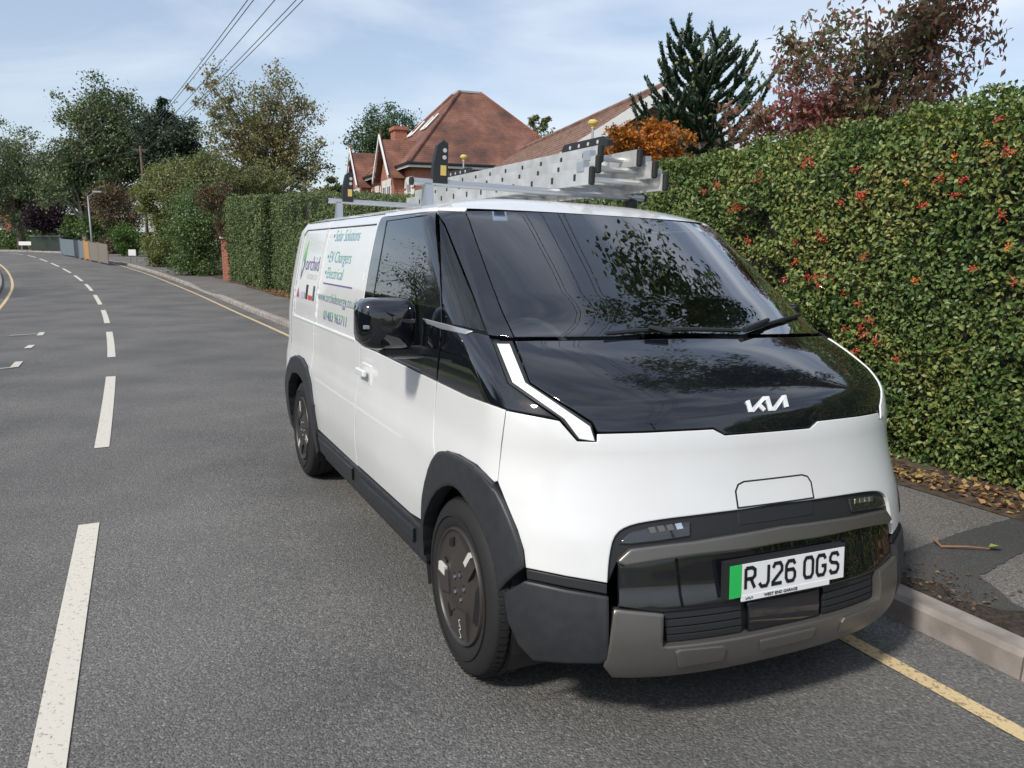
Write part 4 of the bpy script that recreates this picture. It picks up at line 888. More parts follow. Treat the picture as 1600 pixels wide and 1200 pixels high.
for i, (px, py) in enumerate(BPX):
    d = ray(px, py); t = 3.0
    while t < 16:
        p = np.array([0, 0, CAMH])+d*t; s, n = sn(p[0], p[1])
        if n > NH-.06: break
        t += .03
    if s > -.3: continue
    key = (i % 4, px > 1400 and i % 3 == 0)
    if key not in bmesh_cache:
        o = mk('berry_cluster', bv[key[0]][0], bv[key[0]][1], M_BERRYO if key[1] else M_BERRY, None); bmesh_cache[key] = o.data; sharp(o, 80)
    else: o = bpy.data.objects.new('berry_cluster', bmesh_cache[key]); COL.objects.link(o)
    o.parent = holly; o.location = Vector(p)-Vector(holly.location); o.rotation_euler = (i, i*2, i*3)
def tree(name, label, base, ells, cnt, size, m, trunk=.2, bark=None, nb=60, clus=.14, shell=.55, cat='tree', group=None, seed=1, asp=.6, bare=0, trunk_path=None, lean=0, droop=-.2, twigs=0, brad=1.0, bh=(.35, .75)):
    """ells: [(centre, radii)] of the crown; leaves sit in clumps at the branch ends"""
    g = np.random.default_rng(seed); base = np.array(base, float); root = empty(name, tuple(base)); tag(root, label, cat, group)
    cs = [np.array(c, float) for c, r in ells]; rs = [np.array(r, float) for c, r in ells]; vol = np.array([r[0]*r[1]*r[2] for r in rs])**(2/3); vol /= vol.sum()
    tc_ = np.average(cs, axis=0, weights=vol); topz = max(c[2]+r[2]*.25 for c, r in zip(cs, rs))
    path = [base+np.array([0, 0, -.1])]
    if trunk_path: path += [np.array(p, float) for p in trunk_path]
    else:
        for k in (.25, .5, .75, 1.0):
            p = base+(np.array([tc_[0], tc_[1], topz])-base)*k; path.append(p+np.append(g.normal(size=2)*trunk*.8, 0))
    tb = MB().tube(path, [trunk*1.25]+[max(trunk*(1-.97*(i+1)/(len(path)-1)), .012) for i in range(len(path)-1)], 8); tb.build('trunk', bark or BARK, root, True, False) if False else None
    to = mk('trunk', tb.v, tb.f, bark or BARK, root, True)
    tips = []; br = MB(); P = np.array(path)
    for i in range(nb):
        e = g.choice(len(ells), p=vol); v = g.normal(size=3); v /= np.linalg.norm(v); r = (shell+(1-shell)*g.random())**.6 if g.random() < .8 else g.random()**.5
        tip = cs[e]+rs[e]*v*r; tips.append((tip, min(rs[e])))
        hgt = np.clip((tip[2]-base[2])*g.uniform(*bh), .15*(topz-base[2]), None); j = np.interp(hgt+base[2], P[:, 2], np.arange(len(P))); k = int(min(j, len(P)-2)); st = P[k]+(P[k+1]-P[k])*(j-k)
        mid = st*.5+tip*.5+np.array([0, 0, np.linalg.norm(tip-st)*.10])+g.normal(size=3)*np.linalg.norm(tip-st)*.06
        r0 = trunk*.32*brad*g.uniform(.5, 1.1); br.tube([st, st*.55+mid*.45, mid, mid*.5+tip*.5+g.normal(size=3)*.04*np.linalg.norm(tip-st), tip], [r0, r0*.8, r0*.6, r0*.35, r0*.12], 5, False)
        for _ in range(twigs):
            q = mid+(tip-mid)*g.random(); w = g.normal(size=3)*min(rs[e])*.3; br.tube([q, q+w*.5+np.array([0, 0, .02]), q+w+np.array([0, 0, droop*np.linalg.norm(w)])], [r0*.28, r0*.18, r0*.08], 4, False); tips.append((q+w, min(rs[e])*.7))
    bo = mk('branches', br.v, br.f, bark or BARK, root, True); tag(bo, kind='stuff')
    nt_ = len(tips); per = max(1, cnt//nt_); C = []
    wgt = g.uniform(.3, 1.7, nt_)
    for (tip, r), w in zip(tips, wgt):
        kk = int(per*w*(g.random() > bare)); 
        if kk < 1: continue
        C.append(tip+g.normal(size=(kk, 3))*np.array([1, 1, .75])*r*clus*(.6+w*.5))
    C = np.concatenate(C); NN = g.normal(size=C.shape)*.7+np.array([0, 0, .8]); D = g.normal(size=C.shape)+np.array([0, 0, droop])
    tag(leaves('crown', C, D, NN, size*(.6+.8*g.random(len(C))), asp, m, root), kind='stuff')
    return root
def epx(px, py, rx, ry, Y, dy=None): c = at(px, py, Y); k = Y/F; return (c, (rx*k, (dy or (rx+ry)/2)*k, ry*k))
def gbase(px, Y, dz=-.1): c = at(px, 380, Y); return (c[0], Y, float(TERR(Y))+dz)
L_OAK = leafmat('dark_oak_leaf', [(0.053, 0.084, 0.036), (0.084, 0.124, 0.053), (0.124, 0.164, 0.068), (0.180, 0.209, 0.090)], .5, .2, .35)
L_BEECH = leafmat('beech_leaf', [(0.106, 0.124, 0.051), (0.153, 0.169, 0.064), (0.201, 0.201, 0.077), (0.268, 0.230, 0.095), (0.287, 0.192, 0.095)], .5, .3, .3)
L_DARK = leafmat('conifer_leaf', [(0.017, 0.038, 0.020), (0.029, 0.055, 0.029), (0.043, 0.072, 0.035)], .6, .1, .4)
L_PURP = leafmat('purple_leaf', [(.018, .010, .016), (.03, .014, .022), (.045, .02, .03)], .5, .2, .6)
L_GREEN = leafmat('shrub_leaf', [(0.056, 0.109, 0.034), (0.089, 0.160, 0.047), (0.139, 0.217, 0.066), (0.198, 0.264, 0.094)], .4, .25, .8)
L_OLIVE = leafmat('olive_shrub_leaf', [(0.104, 0.133, 0.047), (0.151, 0.179, 0.066), (0.208, 0.226, 0.085), (0.282, 0.273, 0.113)], .5, .3, .7)
L_RED = leafmat('red_autumn_leaf', [(0.101, 0.173, 0.058), (0.158, 0.173, 0.072), (0.245, 0.144, 0.101), (0.360, 0.158, 0.130), (0.490, 0.130, 0.144)], .45, .45, 1.3)
L_ORANGE = leafmat('orange_maple_leaf', [(.16, .13, .02), (.34, .14, .02), (.50, .17, .02), (.58, .22, .03)], .5, .35, 1.5)
L_BROWN = leafmat('russet_leaf', [(.07, .08, .035), (.13, .09, .05), (.16, .12, .06)], .6, .2, .8)
# far trees at the bend
tree('beech_tree', 'tall sparse beech tree with bronze green leaves against the sky', gbase(418, 50), [epx(400, 160, 80, 62, 50), epx(450, 215, 60, 70, 50), epx(355, 205, 45, 70, 50), epx(415, 250, 90, 50, 50), epx(330, 140, 28, 25, 50)], 30000, .16, L_BEECH, .30, BARK, 110, .13, .35, seed=4, bare=.15, twigs=5, brad=.8, bh=(.3, .6))
tree('oak_tree', 'broad dark green oak tree with dense round crown by the bend', gbase(140, 62), [epx(175, 205, 62, 58, 62), epx(225, 215, 55, 55, 62), epx(120, 260, 55, 50, 62), epx(180, 270, 80, 45, 62)], 52000, .20, L_OAK, .4, BARK2, 130, .17, .5, seed=5, twigs=2, trunk_path=[at(133, 352, 62), at(122, 310, 62), at(110, 270, 62), at(150, 230, 62)])
tree('fir_tree', 'dark evergreen tree with ragged top between oak and beech', gbase(270, 57), [epx(265, 225, 42, 55, 57), epx(252, 182, 20, 30, 57), epx(290, 245, 32, 45, 57)], 26000, .18, L_DARK, .3, BARK, 70, .17, .4, seed=6, twigs=2)
tree('broadleaf_tree', 'airy dark tree at the far left edge', gbase(35, 72), [epx(35, 250, 52, 48, 72), epx(10, 300, 45, 50, 72), epx(75, 290, 40, 50, 72), epx(-40, 260, 60, 60, 72)], 36000, .20, L_OAK, .35, BARK, 100, .15, .4, seed=7, bare=.1, twigs=3)
tree('purple_tree', 'small purple leaved tree in front of the far house', gbase(70, 66), [epx(68, 335, 26, 24, 66), epx(85, 345, 18, 18, 66)], 9000, .17, L_PURP, .15, BARK, 34, .22, .4, seed=8)
tree('cypress_tree', 'dark green conifer standing left of the red roofed house', gbase(600, 52), [epx(603, 205, 42, 38, 52), epx(590, 245, 40, 40, 52), epx(566, 272, 22, 35, 52)], 24000, .14, leafmat('cypress_leaf', [(0.036, 0.080, 0.032), (0.058, 0.116, 0.043), (0.087, 0.145, 0.058)], .5, .15, .5), .3, BARK, 70, .17, .45, seed=9, twigs=2)
tree('garden_tree', 'small tree top showing behind the red tiled roof', gbase(845, 62), [epx(842, 193, 24, 9, 62), epx(846, 215, 26, 20, 62)], 2500, .22, L_OLIVE, .2, BARK, 24, .2, .4, seed=10)
tree('garden_tree', 'little round dark tree beyond the long hedge', gbase(515, 60), [epx(517, 290, 13, 13, 60), epx(512, 310, 14, 16, 60)], 1800, .22, L_OAK, .15, BARK, 18, .2, .4, seed=12)
# shrubs along the pavement beyond the drive
tree('shrub', 'large olive green shrub mass under the beech tree', gbase(330, 41), [epx(390, 272, 55, 28, 41), epx(320, 268, 45, 32, 41), epx(275, 290, 40, 40, 41), epx(440, 292, 60, 20, 41), epx(480, 300, 50, 16, 41)], 30000, .11, L_OLIVE, .12, BARK, 90, .22, .4, 'shrub', seed=13, twigs=2)
tree('shrub', 'tall yellowish green shrub leaning over the pavement', gbase(262, 42), [epx(255, 320, 26, 55, 42), epx(250, 385, 24, 40, 42), epx(235, 300, 20, 40, 42)], 22000, .10, leafmat('yellow_shrub_leaf', [(0.113, 0.142, 0.042), (0.170, 0.198, 0.056), (0.264, 0.264, 0.085)], .45, .3, .8), .08, BARK, 60, .24, .4, 'shrub', seed=14)
tree('ivy_shrub', 'dark ivy covered shrub beside the drive gap', gbase(318, 36), [epx(318, 350, 38, 55, 36), epx(325, 400, 36, 38, 36), epx(295, 385, 26, 50, 36)], 30000, .09, L_GREEN, .1, BARK, 70, .26, .45, 'shrub', seed=15)
tree('berry_shrub', 'red berried shrub rising above the drive gap', gbase(352, 33), [epx(338, 305, 24, 22, 33), epx(355, 345, 16, 50, 33)], 6000, .09, leafmat('red_shrub_leaf', [(.05, .075, .03), (.09, .09, .045), (.26, .06, .04)], .5, .25, 1.0), .07, BARK, 44, .26, .35, 'shrub', seed=16)
tree('shrub', 'small bright green rounded bush by the white sign', gbase(198, 54), [epx(198, 375, 17, 22, 54), epx(202, 392, 16, 14, 54)], 6000, .12, leafmat('bright_shrub_leaf', [(.05, .11, .02), (.08, .16, .03), (.11, .20, .04)], .45, .3, 1), .06, BARK, 40, .26, .4, 'shrub', seed=17)
tree('shrub', 'russet brown shrub behind the fence end', gbase(185, 58), [epx(185, 325, 32, 35, 58), epx(178, 385, 20, 22, 58)], 8000, .16, L_BROWN, .1, BARK, 44, .22, .4, 'shrub', seed=18)
tree('shrub', 'grey green shrub overhanging the garden fence', gbase(150, 62), [epx(160, 360, 26, 28, 62), epx(140, 350, 22, 24, 62), epx(118, 355, 16, 20, 62)], 8000, .17, L_GREEN, .1, BARK, 44, .22, .4, 'shrub', seed=19)
# garden trees over the holly hedge
tree('autumn_tree', 'reddish green autumn leaved tree leaning over the holly hedge', (3.9, 8.6, 0), [epx(1290, 120, 110, 75, 7.9), epx(1430, 120, 120, 90, 7.7), epx(1180, 190, 95, 40, 8.2), epx(1340, 190, 170, 40, 8.0), epx(1400, 35, 110, 45, 7.7), epx(1500, 15, 70, 45, 7.5), epx(1240, 60, 40, 35, 7.9)], 15000, .070, L_RED, .07, BARK, 130, .23, .2, seed=21, asp=.42, bare=.14, twigs=4, droop=-.7, brad=.5, bh=(.62, .92))
tree('overhanging_tree', 'tall green tree above the hedge whose limbs overhang the road', (8.2, 5.6, 0), [((2.9, 5.5, 5.3), (1.0, .8, .8)), ((2.3, 5.2, 5.9), (.7, .6, .6)), ((3.6, 5.9, 4.9), (.9, .8, .7)), ((3.7, 6.6, 5.8), (1.0, .9, .8)), ((3.0, 4.9, 6.6), (.8, .7, .6))], 9000, .10, L_OAK, .16, BARK, 90, .20, .3, seed=23, bare=.12, twigs=3, brad=.6, bh=(.55, .9))
tree('maple_tree', 'orange leaved maple behind the ladder end', (2.3, 12.6, 0), [epx(1000, 218, 55, 26, 12.5), epx(960, 235, 40, 18, 12.3), epx(1060, 225, 40, 26, 12.8), epx(900, 262, 60, 16, 12)], 9000, .065, L_ORANGE, .06, BARK, 70, .22, .3, seed=22, twigs=2)
# monkey puzzle
def monkey_puzzle():
    Y = 16.; root = empty('monkey_puzzle_tree', gbase(1095, Y)); tag(root, 'dark green monkey puzzle tree with spiky upswept branches', 'tree')
    g = np.random.default_rng(31); x0 = at(1095, 200, Y)[0]; ztop = at(1092, 40, Y)[2]; zlow = at(1095, 195, Y)[2]
    br = MB().tube([(x0, Y, .2), (x0, Y, ztop-.5)], [.14, .05], 8); mk('trunk', br.v, br.f, BARK, root, True)
    C = []; D = []; NN = []; tb = MB(); ends = []
    def limb(p, d, ln, up, sub):
        pts = [p]; q = p.copy(); dd = d.copy(); k = int(ln/.07)
        for i in range(k): dd = dd+np.array([0, 0, up/k]); dd /= np.linalg.norm(dd); q = q+dd*.07; pts.append(q.copy())
        tb.tube(pts, [.03]*(len(pts)-1)+[.012], 5)
        for i, w in enumerate(pts[1:], 1):
            t = pts[i]-pts[i-1]; t /= np.linalg.norm(t)
            for _ in range(11):
                v = g.normal(size=3); v -= t*(v@t); v /= np.linalg.norm(v); C.append(w+v*.034+t*g.uniform(-.03, .03)); D.append(t*.75+v*.75); NN.append(v-t*.3)
        if sub:
            for _ in range(sub):
                i = g.integers(len(pts)//3, len(pts)); side = np.cross(pts[i]-pts[i-1], [0, 0, 1.]); side /= np.linalg.norm(side)+1e-9
                limb(pts[i], (pts[i]-pts[i-1])/.07+side*g.choice([-1, 1])*.8, ln*g.uniform(.3, .55), up*.8, 0)
        ends.append(pts[-1])
    for lvl in range(9):
        f = lvl/8; z = zlow-.5+(ztop-zlow+.1)*f*.92; ln = 1.45*(1-f*.50)
        for k in range(9 if lvl < 7 else 6): a = 2*math.pi*(k+.5*(lvl % 2))/9+g.normal()*.12; limb(np.array([x0, Y, z]), np.array([math.cos(a), math.sin(a), -.05+.35*f]), ln*g.uniform(.85, 1.1), .95, 2)
    tag(mk('branches', tb.v, tb.f, L_DARK, root, True), kind='stuff')
    tag(leaves('spiky_leaves', np.array(C), np.array(D), np.array(NN), np.full(len(C), .065), .5, leafmat('monkey_leaf', [(.02, .042, .022), (.032, .065, .032), (.05, .09, .04)], .4, .05, 2), root), kind='stuff')
    for i, e in enumerate(ends):
        if g.random() < .10:
            o = MB().lathe([(0, -.04), (.028, -.028), (.04, 0), (.028, .028), (0, .04)], e+np.array([0, 0, .03]), 'z', 8); mk('cone', o.v, o.f, M_CONE, root, True)
M_CONE = mat('green_cone', (.16, .20, .05), .8); monkey_puzzle()
# leafy shoots standing out of the hedge top at the right
for i, (px, py, Y, hh) in enumerate(((1540, 165, 5.75, .35), (1590, 125, 5.6, .5), (1500, 178, 5.9, .25))):
    c = at(px, py, Y); root = empty('hedge_shoot', (c[0], c[1], c[2]-hh)); tag(root, ['upright leafy shoot on the hedge top, middle of the three', 'tallest leafy shoot with berries at the right end of the hedge', 'shortest leafy shoot sprouting from the hedge top'][i], 'shoot', 'shoots on the hedge top')
    b = MB(); C = []; D = []; g = np.random.default_rng(50+i)
    for k in range(5):
        d = np.array([g.normal()*.3, g.normal()*.3, 1]); p0 = np.array([c[0]+g.normal()*.08, c[1]+g.normal()*.08, c[2]-hh-.3]); b.tube([p0, p0+d*hh*.6, p0+d*(hh+.2)], [.006, .005, .002], 5)
        for t in np.linspace(.35, 1, 24): v = g.normal(size=3); v[2] = abs(v[2])*.5; C.append(p0+d*(hh+.2)*t+v*.03); D.append(v)
    mk('stem', b.v, b.f, BARK, root); tag(leaves('leaf_cluster', np.array(C), np.array(D), g.normal(size=(len(C), 3))*.4+np.array([0, -.4, 1]), np.full(len(C), .075), .55, leafmat('shoot_leaf', [(.06, .12, .025), (.10, .18, .04), (.15, .22, .06)], .45, .35, 1), root), kind='stuff')
# planting across the road, out of frame (seen in the van's paint and glass)
L_LEFT = L_OAK
hedge('garden_hedge', 'garden hedge on the far side of the road', -24, 9, -7.6, 2.4, 1.2, 26000, .09, G_PRIVET, .1, 6)
hedge('garden_hedge', 'long garden hedge further up the far side of the road', 9.5, 44, -6.6, 2.6, 1.2, 24000, .10, G_PRIVET, .1, 8)
for i, (s, n, hh) in enumerate(((-14, -9.5, 9), (2, -10.5, 8), (23, -9.6, 9), (33, -10, 8))):
    p = rp(np.array(s), np.array(n)); tree('street_tree', ['tall tree across the road behind the camera', 'tall tree across the road left of the view', 'sparse tree across the road beyond the parking bay', 'farthest tree of the row across the road'][i], (p[0], p[1], 0), [((p[0], p[1], hh*.68), (3.0, 3.0, 2.6)), ((p[0]+1.2, p[1]-1, hh*.5), (2.4, 2.2, 1.8))], 9000 if i < 2 else 6000, .15, L_LEFT, .25, BARK, 90, .16, .4, seed=40+i, twigs=4, bare=.2 if i < 2 else .45)
# ------------------------------------------------------------------ houses
M_BRICK = mat('red_brick', (.33, .10, .06), .85)
def bricks(m, c1, c2, mortar, sx=1.0):
    t, b = nodes(m); g = N(t, 'ShaderNodeTexCoord'); br = N(t, 'ShaderNodeTexBrick'); mpn = N(t, 'ShaderNodeMapping'); mpn.inputs['Rotation'].default_value = (R(90), 0, 0)
    sp = N(t, 'ShaderNodeSeparateXYZ'); cb = N(t, 'ShaderNodeCombineXYZ'); ad = N(t, 'ShaderNodeMath', operation='ADD')
    t.links.new(g.outputs['Object'], sp.inputs[0]); t.links.new(sp.outputs[0], ad.inputs[0]); t.links.new(sp.outputs[1], ad.inputs[1]); t.links.new(ad.outputs[0], cb.inputs[0]); t.links.new(sp.outputs[2], cb.inputs[1]); t.links.new(cb.outputs[0], br.inputs['Vector'])
    br.inputs['Color1'].default_value = (*c1, 1); br.inputs['Color2'].default_value = (*c2, 1); br.inputs['Mortar'].default_value = (*mortar, 1); br.inputs['Scale'].default_value = 1; br.inputs['Brick Width'].default_value = .225*sx; br.inputs['Row Height'].default_value = .075; br.inputs['Mortar Size'].default_value = .008
    t.links.new(br.outputs['Color'], b.inputs['Base Color']); return m
bricks(M_BRICK, (.36, .10, .06), (.28, .075, .045), (.36, .26, .2)); M_BRICK2 = bricks(mat('brown_brick', (.2, .1, .07), .85), (.20, .10, .07), (.15, .075, .05), (.2, .16, .13))
def tiles(name, c1, c2, c3, gauge=.1):
    m = mat(name, c1, .85); t, b = nodes(m); g = N(t, 'ShaderNodeTexCoord'); sp = N(t, 'ShaderNodeSeparateXYZ'); t.links.new(g.outputs['Object'], sp.inputs[0])
    n = N(t, 'ShaderNodeTexNoise'); n.inputs['Scale'].default_value = .8; n.inputs['Detail'].default_value = 7; n.inputs['Roughness'].default_value = .65; t.links.new(g.outputs['Object'], n.inputs['Vector'])
    r = N(t, 'ShaderNodeValToRGB'); e = r.color_ramp.elements; e[0].position = .33; e[1].position = .68; e[0].color = (*c1, 1); e[1].color = (*c3, 1); x = e.new(.5); x.color = (*c2, 1); t.links.new(n.outputs['Fac'], r.inputs['Fac'])
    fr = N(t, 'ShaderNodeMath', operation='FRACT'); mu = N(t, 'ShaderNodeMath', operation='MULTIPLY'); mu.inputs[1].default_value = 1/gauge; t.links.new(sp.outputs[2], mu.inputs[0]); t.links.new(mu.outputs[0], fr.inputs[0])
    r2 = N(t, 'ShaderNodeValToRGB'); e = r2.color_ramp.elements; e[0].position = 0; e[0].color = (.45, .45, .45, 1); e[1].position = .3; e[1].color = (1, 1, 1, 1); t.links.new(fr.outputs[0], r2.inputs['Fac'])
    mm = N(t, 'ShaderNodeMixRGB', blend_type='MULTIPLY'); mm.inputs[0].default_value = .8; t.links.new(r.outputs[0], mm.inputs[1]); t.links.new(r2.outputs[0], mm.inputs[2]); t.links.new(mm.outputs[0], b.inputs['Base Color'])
    bp = N(t, 'ShaderNodeBump'); bp.inputs['Strength'].default_value = .8; bp.inputs['Distance'].default_value = .03; bp.invert = True; t.links.new(fr.outputs[0], bp.inputs['Height']); t.links.new(bp.outputs[0], b.inputs['Normal']); return m
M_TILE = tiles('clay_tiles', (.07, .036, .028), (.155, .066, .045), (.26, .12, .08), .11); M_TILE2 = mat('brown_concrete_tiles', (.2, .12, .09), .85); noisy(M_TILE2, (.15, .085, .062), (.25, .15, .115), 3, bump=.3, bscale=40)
M_WPAINT = mat('white_joinery', (.75, .75, .74), .5); M_STONE = mat('pale_stone', (.62, .60, .56), .8); M_PANE = mat('window_pane', (.05, .06, .07), .05, spec=.8)
def house1():
    C = at(646, 252, 40); ze = C[2]; a = np.array([-.395, .919, 0]); b = np.array([.919, .395, 0]); O = np.array([C[0], C[1], 0]); g0 = float(TERR(42))
    root = empty('brick_house', (C[0], C[1], g0)); tag(root, 'red brick house with steep clay tiled hipped roof and white gables', 'house')
    P = lambda la, lb, z: O+a*la+b*lb+np.array([0, 0, z])
    Wd = 8.8; La = 12.6; apex = at(722, 148, 45.8)[2]
    m = MB(); c = [P(0, 0, 0), P(La, 0, 0), P(La, Wd, 0), P(0, Wd, 0)]
    V = [tuple(p+np.array([0, 0, g0-.3])) for p in c]+[tuple(p+np.array([0, 0, ze])) for p in c]
    mk('wall', V, [(0, 1, 5, 4), (1, 2, 6, 5), (2, 3, 7, 6), (3, 0, 4, 7)], M_BRICK, root)
    o = .35; h = 4.4
    V = [P(-o, -o, ze-.12), P(Wd+o, -o, ze-.12), P(Wd+o, Wd+o, ze-.12), P(-o, Wd+o, ze-.12), P(h-.5, h-.55, apex-.15), P(h+.5, h-.55, apex-.15), P(h+.5, h+.55, apex-.15), P(h-.5, h+.55, apex-.15)]
    V = [P(-o, -o, ze-.12), P(Wd+o, -o, ze-.12), P(Wd+o, Wd+o, ze-.12), P(-o, Wd+o, ze-.12), P(h-.5, h-.6, apex), P(h+.5, h-.6, apex), P(h+.5, h+.6, apex), P(h-.5, h+.6, apex)]
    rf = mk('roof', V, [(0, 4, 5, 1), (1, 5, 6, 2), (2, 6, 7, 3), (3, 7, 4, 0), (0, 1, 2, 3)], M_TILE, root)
    cp_ = MB(); cp_.add([tuple(p+np.array([0, 0, dz])) for dz in (.0, .1) for p in (P(h-.56, h-.66, apex), P(h+.56, h-.66, apex), P(h+.56, h+.66, apex), P(h-.56, h+.66, apex))], [(0, 3, 2, 1), (4, 5, 6, 7), (0, 1, 5, 4), (1, 2, 6, 5), (2, 3, 7, 6), (3, 0, 4, 7)]); mk('ridge_capping', cp_.v, cp_.f, mat('lead_cap', (.35, .36, .37), .5), root)
    for i in range(4):   # hip tiles
        q = MB().tube([V[i]+np.array([0, 0, .02]), V[i+4]+np.array([0, 0, .02])], .11, 6); mk('hip_ridge', q.v, q.f, M_TILE, rf)
    def roofbit(name, pts, fcs): return mk(name, [tuple(p) for p in pts], fcs, M_TILE, root)
    zr = ze+2.3; roofbit('wing_roof', [P(Wd-.5, -.3, ze-.1), P(La+.3, -.3, ze-.1), P(La+.3, 3.0, zr+.3), P(Wd-3, 3.0, zr+.3), P(La+.3, 6.6, ze-.1), P(Wd-.5, 6.6, ze-.1)], [(0, 3, 2, 1), (3, 5, 4, 2), (1, 2, 4)])
    # eaves board and gutter
    e = MB(); e.add([tuple(P(-o, -o-.02, ze-.30)), tuple(P(-o, Wd+o, ze-.30)), tuple(P(-o, Wd+o, ze-.13)), tuple(P(-o, -o-.02, ze-.13)), tuple(P(La+.3, -o, ze-.30)), tuple(P(La+.3, -o, ze-.13))], [(0, 1, 2, 3), (0, 3, 5, 4)]); mk('eaves_board', e.v, e.f, M_WPAINT, root)
    q = MB().tube([P(-o-.06, -o-.06, ze-.12), P(-o-.06, Wd+o, ze-.12)], .07, 6); mk('gutter', q.v, q.f, M_PLAST, root); q = MB().tube([P(-o-.05, -o-.06, ze-.12), P(La+.3, -o-.06, ze-.12)], .07, 6); mk('gutter', q.v, q.f, M_PLAST, root)
    for la, hw, zp, in ((3.0, 1.35, at(621, 219, 42.8)[2]), (10.2, 1.35, at(574, 238, 49)[2])):
        z0 = ze-.55; f = -.55
        gb = mk('gable_wall', [tuple(p) for p in (P(la-hw, f, z0-2.8), P(la+hw, f, z0-2.8), P(la+hw, f, z0), P(la, f, zp-.2), P(la-hw, f, z0), P(la-hw, 0, z0-2.8), P(la-hw, 0, z0), P(la+hw, 0, z0-2.8), P(la+hw, 0, z0))], [(0, 1, 2, 3, 4), (0, 4, 6, 5), (1, 7, 8, 2)], M_BRICK, root)
        roofbit('gable_roof', [P(la-hw-.25, f-.3, z0-.15), P(la, f-.3, zp), P(la, 3.0, zp), P(la-hw-.25, 2.2, z0-.15), P(la+hw+.25, f-.3, z0-.15), P(la+hw+.25, 2.2, z0-.15)], [(0, 1, 2, 3), (1, 4, 5, 2)])
        for sgn in (-1, 1):
            q = MB(); pa = P(la+sgn*(hw+.3), f-.34, z0-.25); pb = P(la, f-.34, zp+.02); up = np.array([0, 0, .26]); dp = b*.06
            q.add([tuple(x) for x in (pa, pb, pb+up*.9, pa+up*.9, pa-dp, pb-dp, pb+up*.9-dp, pa+up*.9-dp)], [(0, 1, 2, 3), (7, 6, 5, 4), (0, 4, 5, 1), (3, 2, 6, 7)]); mk('bargeboard', q.v, q.f, M_WPAINT, gb)
        q = MB().tube([P(la, f-.3, zp), P(la, f-.3, zp+.5)], [.09, .03], 6); mk('finial', q.v, q.f, M_TILE, gb)
        mk('gable_stone', [tuple(P(la+x, f-.02, z)) for x, z in ((-.75, z0-.42), (.75, z0-.42), (.75, z0-.12), (-.75, z0-.12))], [(0, 1, 2, 3)], M_STONE, gb)
    for la in (.75, 2.55, 3.45, 5.5, 7.3, 9.75, 10.65):
        f = -.56 if abs(la-3) < .6 or abs(la-10.2) < .6 else 0.0; z1 = ze-1.0; z0 = z1-1.7; w = .36
        wn = MB(); wn.add([tuple(P(la+x, f-.03, z)) for x, z in ((-w, z0), (w, z0), (w, z1), (-w, z1))], [(0, 1, 2, 3)]); wo = mk('window', wn.v, wn.f, M_PANE, root)
        fr = MB()
        for (x0, x1, zz0, zz1) in ((-w-.05, -w+.05, z0-.05, z1+.05), (w-.05, w+.05, z0-.05, z1+.05), (-w, w, z1-.04, z1+.06), (-w, w, z0-.06, z0+.05), (-w, w, (z0+z1)/2-.04, (z0+z1)/2+.04), (-.02, .02, z0, z1), (-w, w, z1-.48, z1-.44)):
            fr.add([tuple(P(la+x, f-.05, z)) for x, z in ((x0, zz0), (x1, zz0), (x1, zz1), (x0, zz1))]+[tuple(P(la+x, f-.0, z)) for x, z in ((x0, zz0), (x1, zz0), (x1, zz1), (x0, zz1))], [(0, 1, 2, 3), (0, 4, 5, 1), (1, 5, 6, 2), (2, 6, 7, 3), (3, 7, 4, 0)])
        mk('window_frame', fr.v, fr.f, M_WPAINT, wo)
        q = MB().box((0, 0, 0), (.1, .1, .1)); mk('lintel', [tuple(P(la+x, f-.04, z)) for x, z in ((-w-.15, z1+.07), (w+.15, z1+.07), (w+.15, z1+.32), (-w-.15, z1+.32))], [(0, 1, 2, 3)], M_STONE, wo)
    for la in (.18, 1.55, 4.6, 6.4, 8.7, 12.0):
        for k in range(5):
            ww = .34 if k % 2 else .24; z = ze-.75-k*.55; mk('quoin', [tuple(P(la+x, -.03, zz)) for x, zz in ((-ww, z-.45), (ww, z-.45), (ww, z), (-ww, z))], [(0, 1, 2, 3)], M_STONE, root)
    ch = MB(); c0 = P(7.6, 1.4, ze+.3); M3 = Matrix.Rotation(math.atan2(a[1], a[0]), 3, 'Z'); ch.box(tuple(c0+np.array([0, 0, 1.0])), (1.0, .7, 2.6), M3); ch.box(tuple(c0+np.array([0, 0, 2.25])), (1.15, .85, .2), M3); mk('chimney', ch.v, ch.f, M_BRICK, root)
    for la, t in ((2.3, .50), (4.6, .48)):   # roof windows in the left slope
        lb0 = -o+(h-.6+o)*t; z = ze-.12+(apex-ze+.12)*t; k = (apex-ze+.12)/(h-.6+o)
        rw = [P(la+1.2, lb0, z+.1), P(la+2.1, lb0, z+.1), P(la+2.1, lb0+.75, z+.1+.75*k), P(la+1.2, lb0+.75, z+.1+.75*k)]; wo = mk('roof_window', [tuple(x) for x in rw], [(0, 1, 2, 3)], M_PANE, root)
        q = MB().tube([x for x in rw]+[rw[0]], .05, 4, False); mk('window_frame', q.v, q.f, M_WPAINT, wo)
house1()
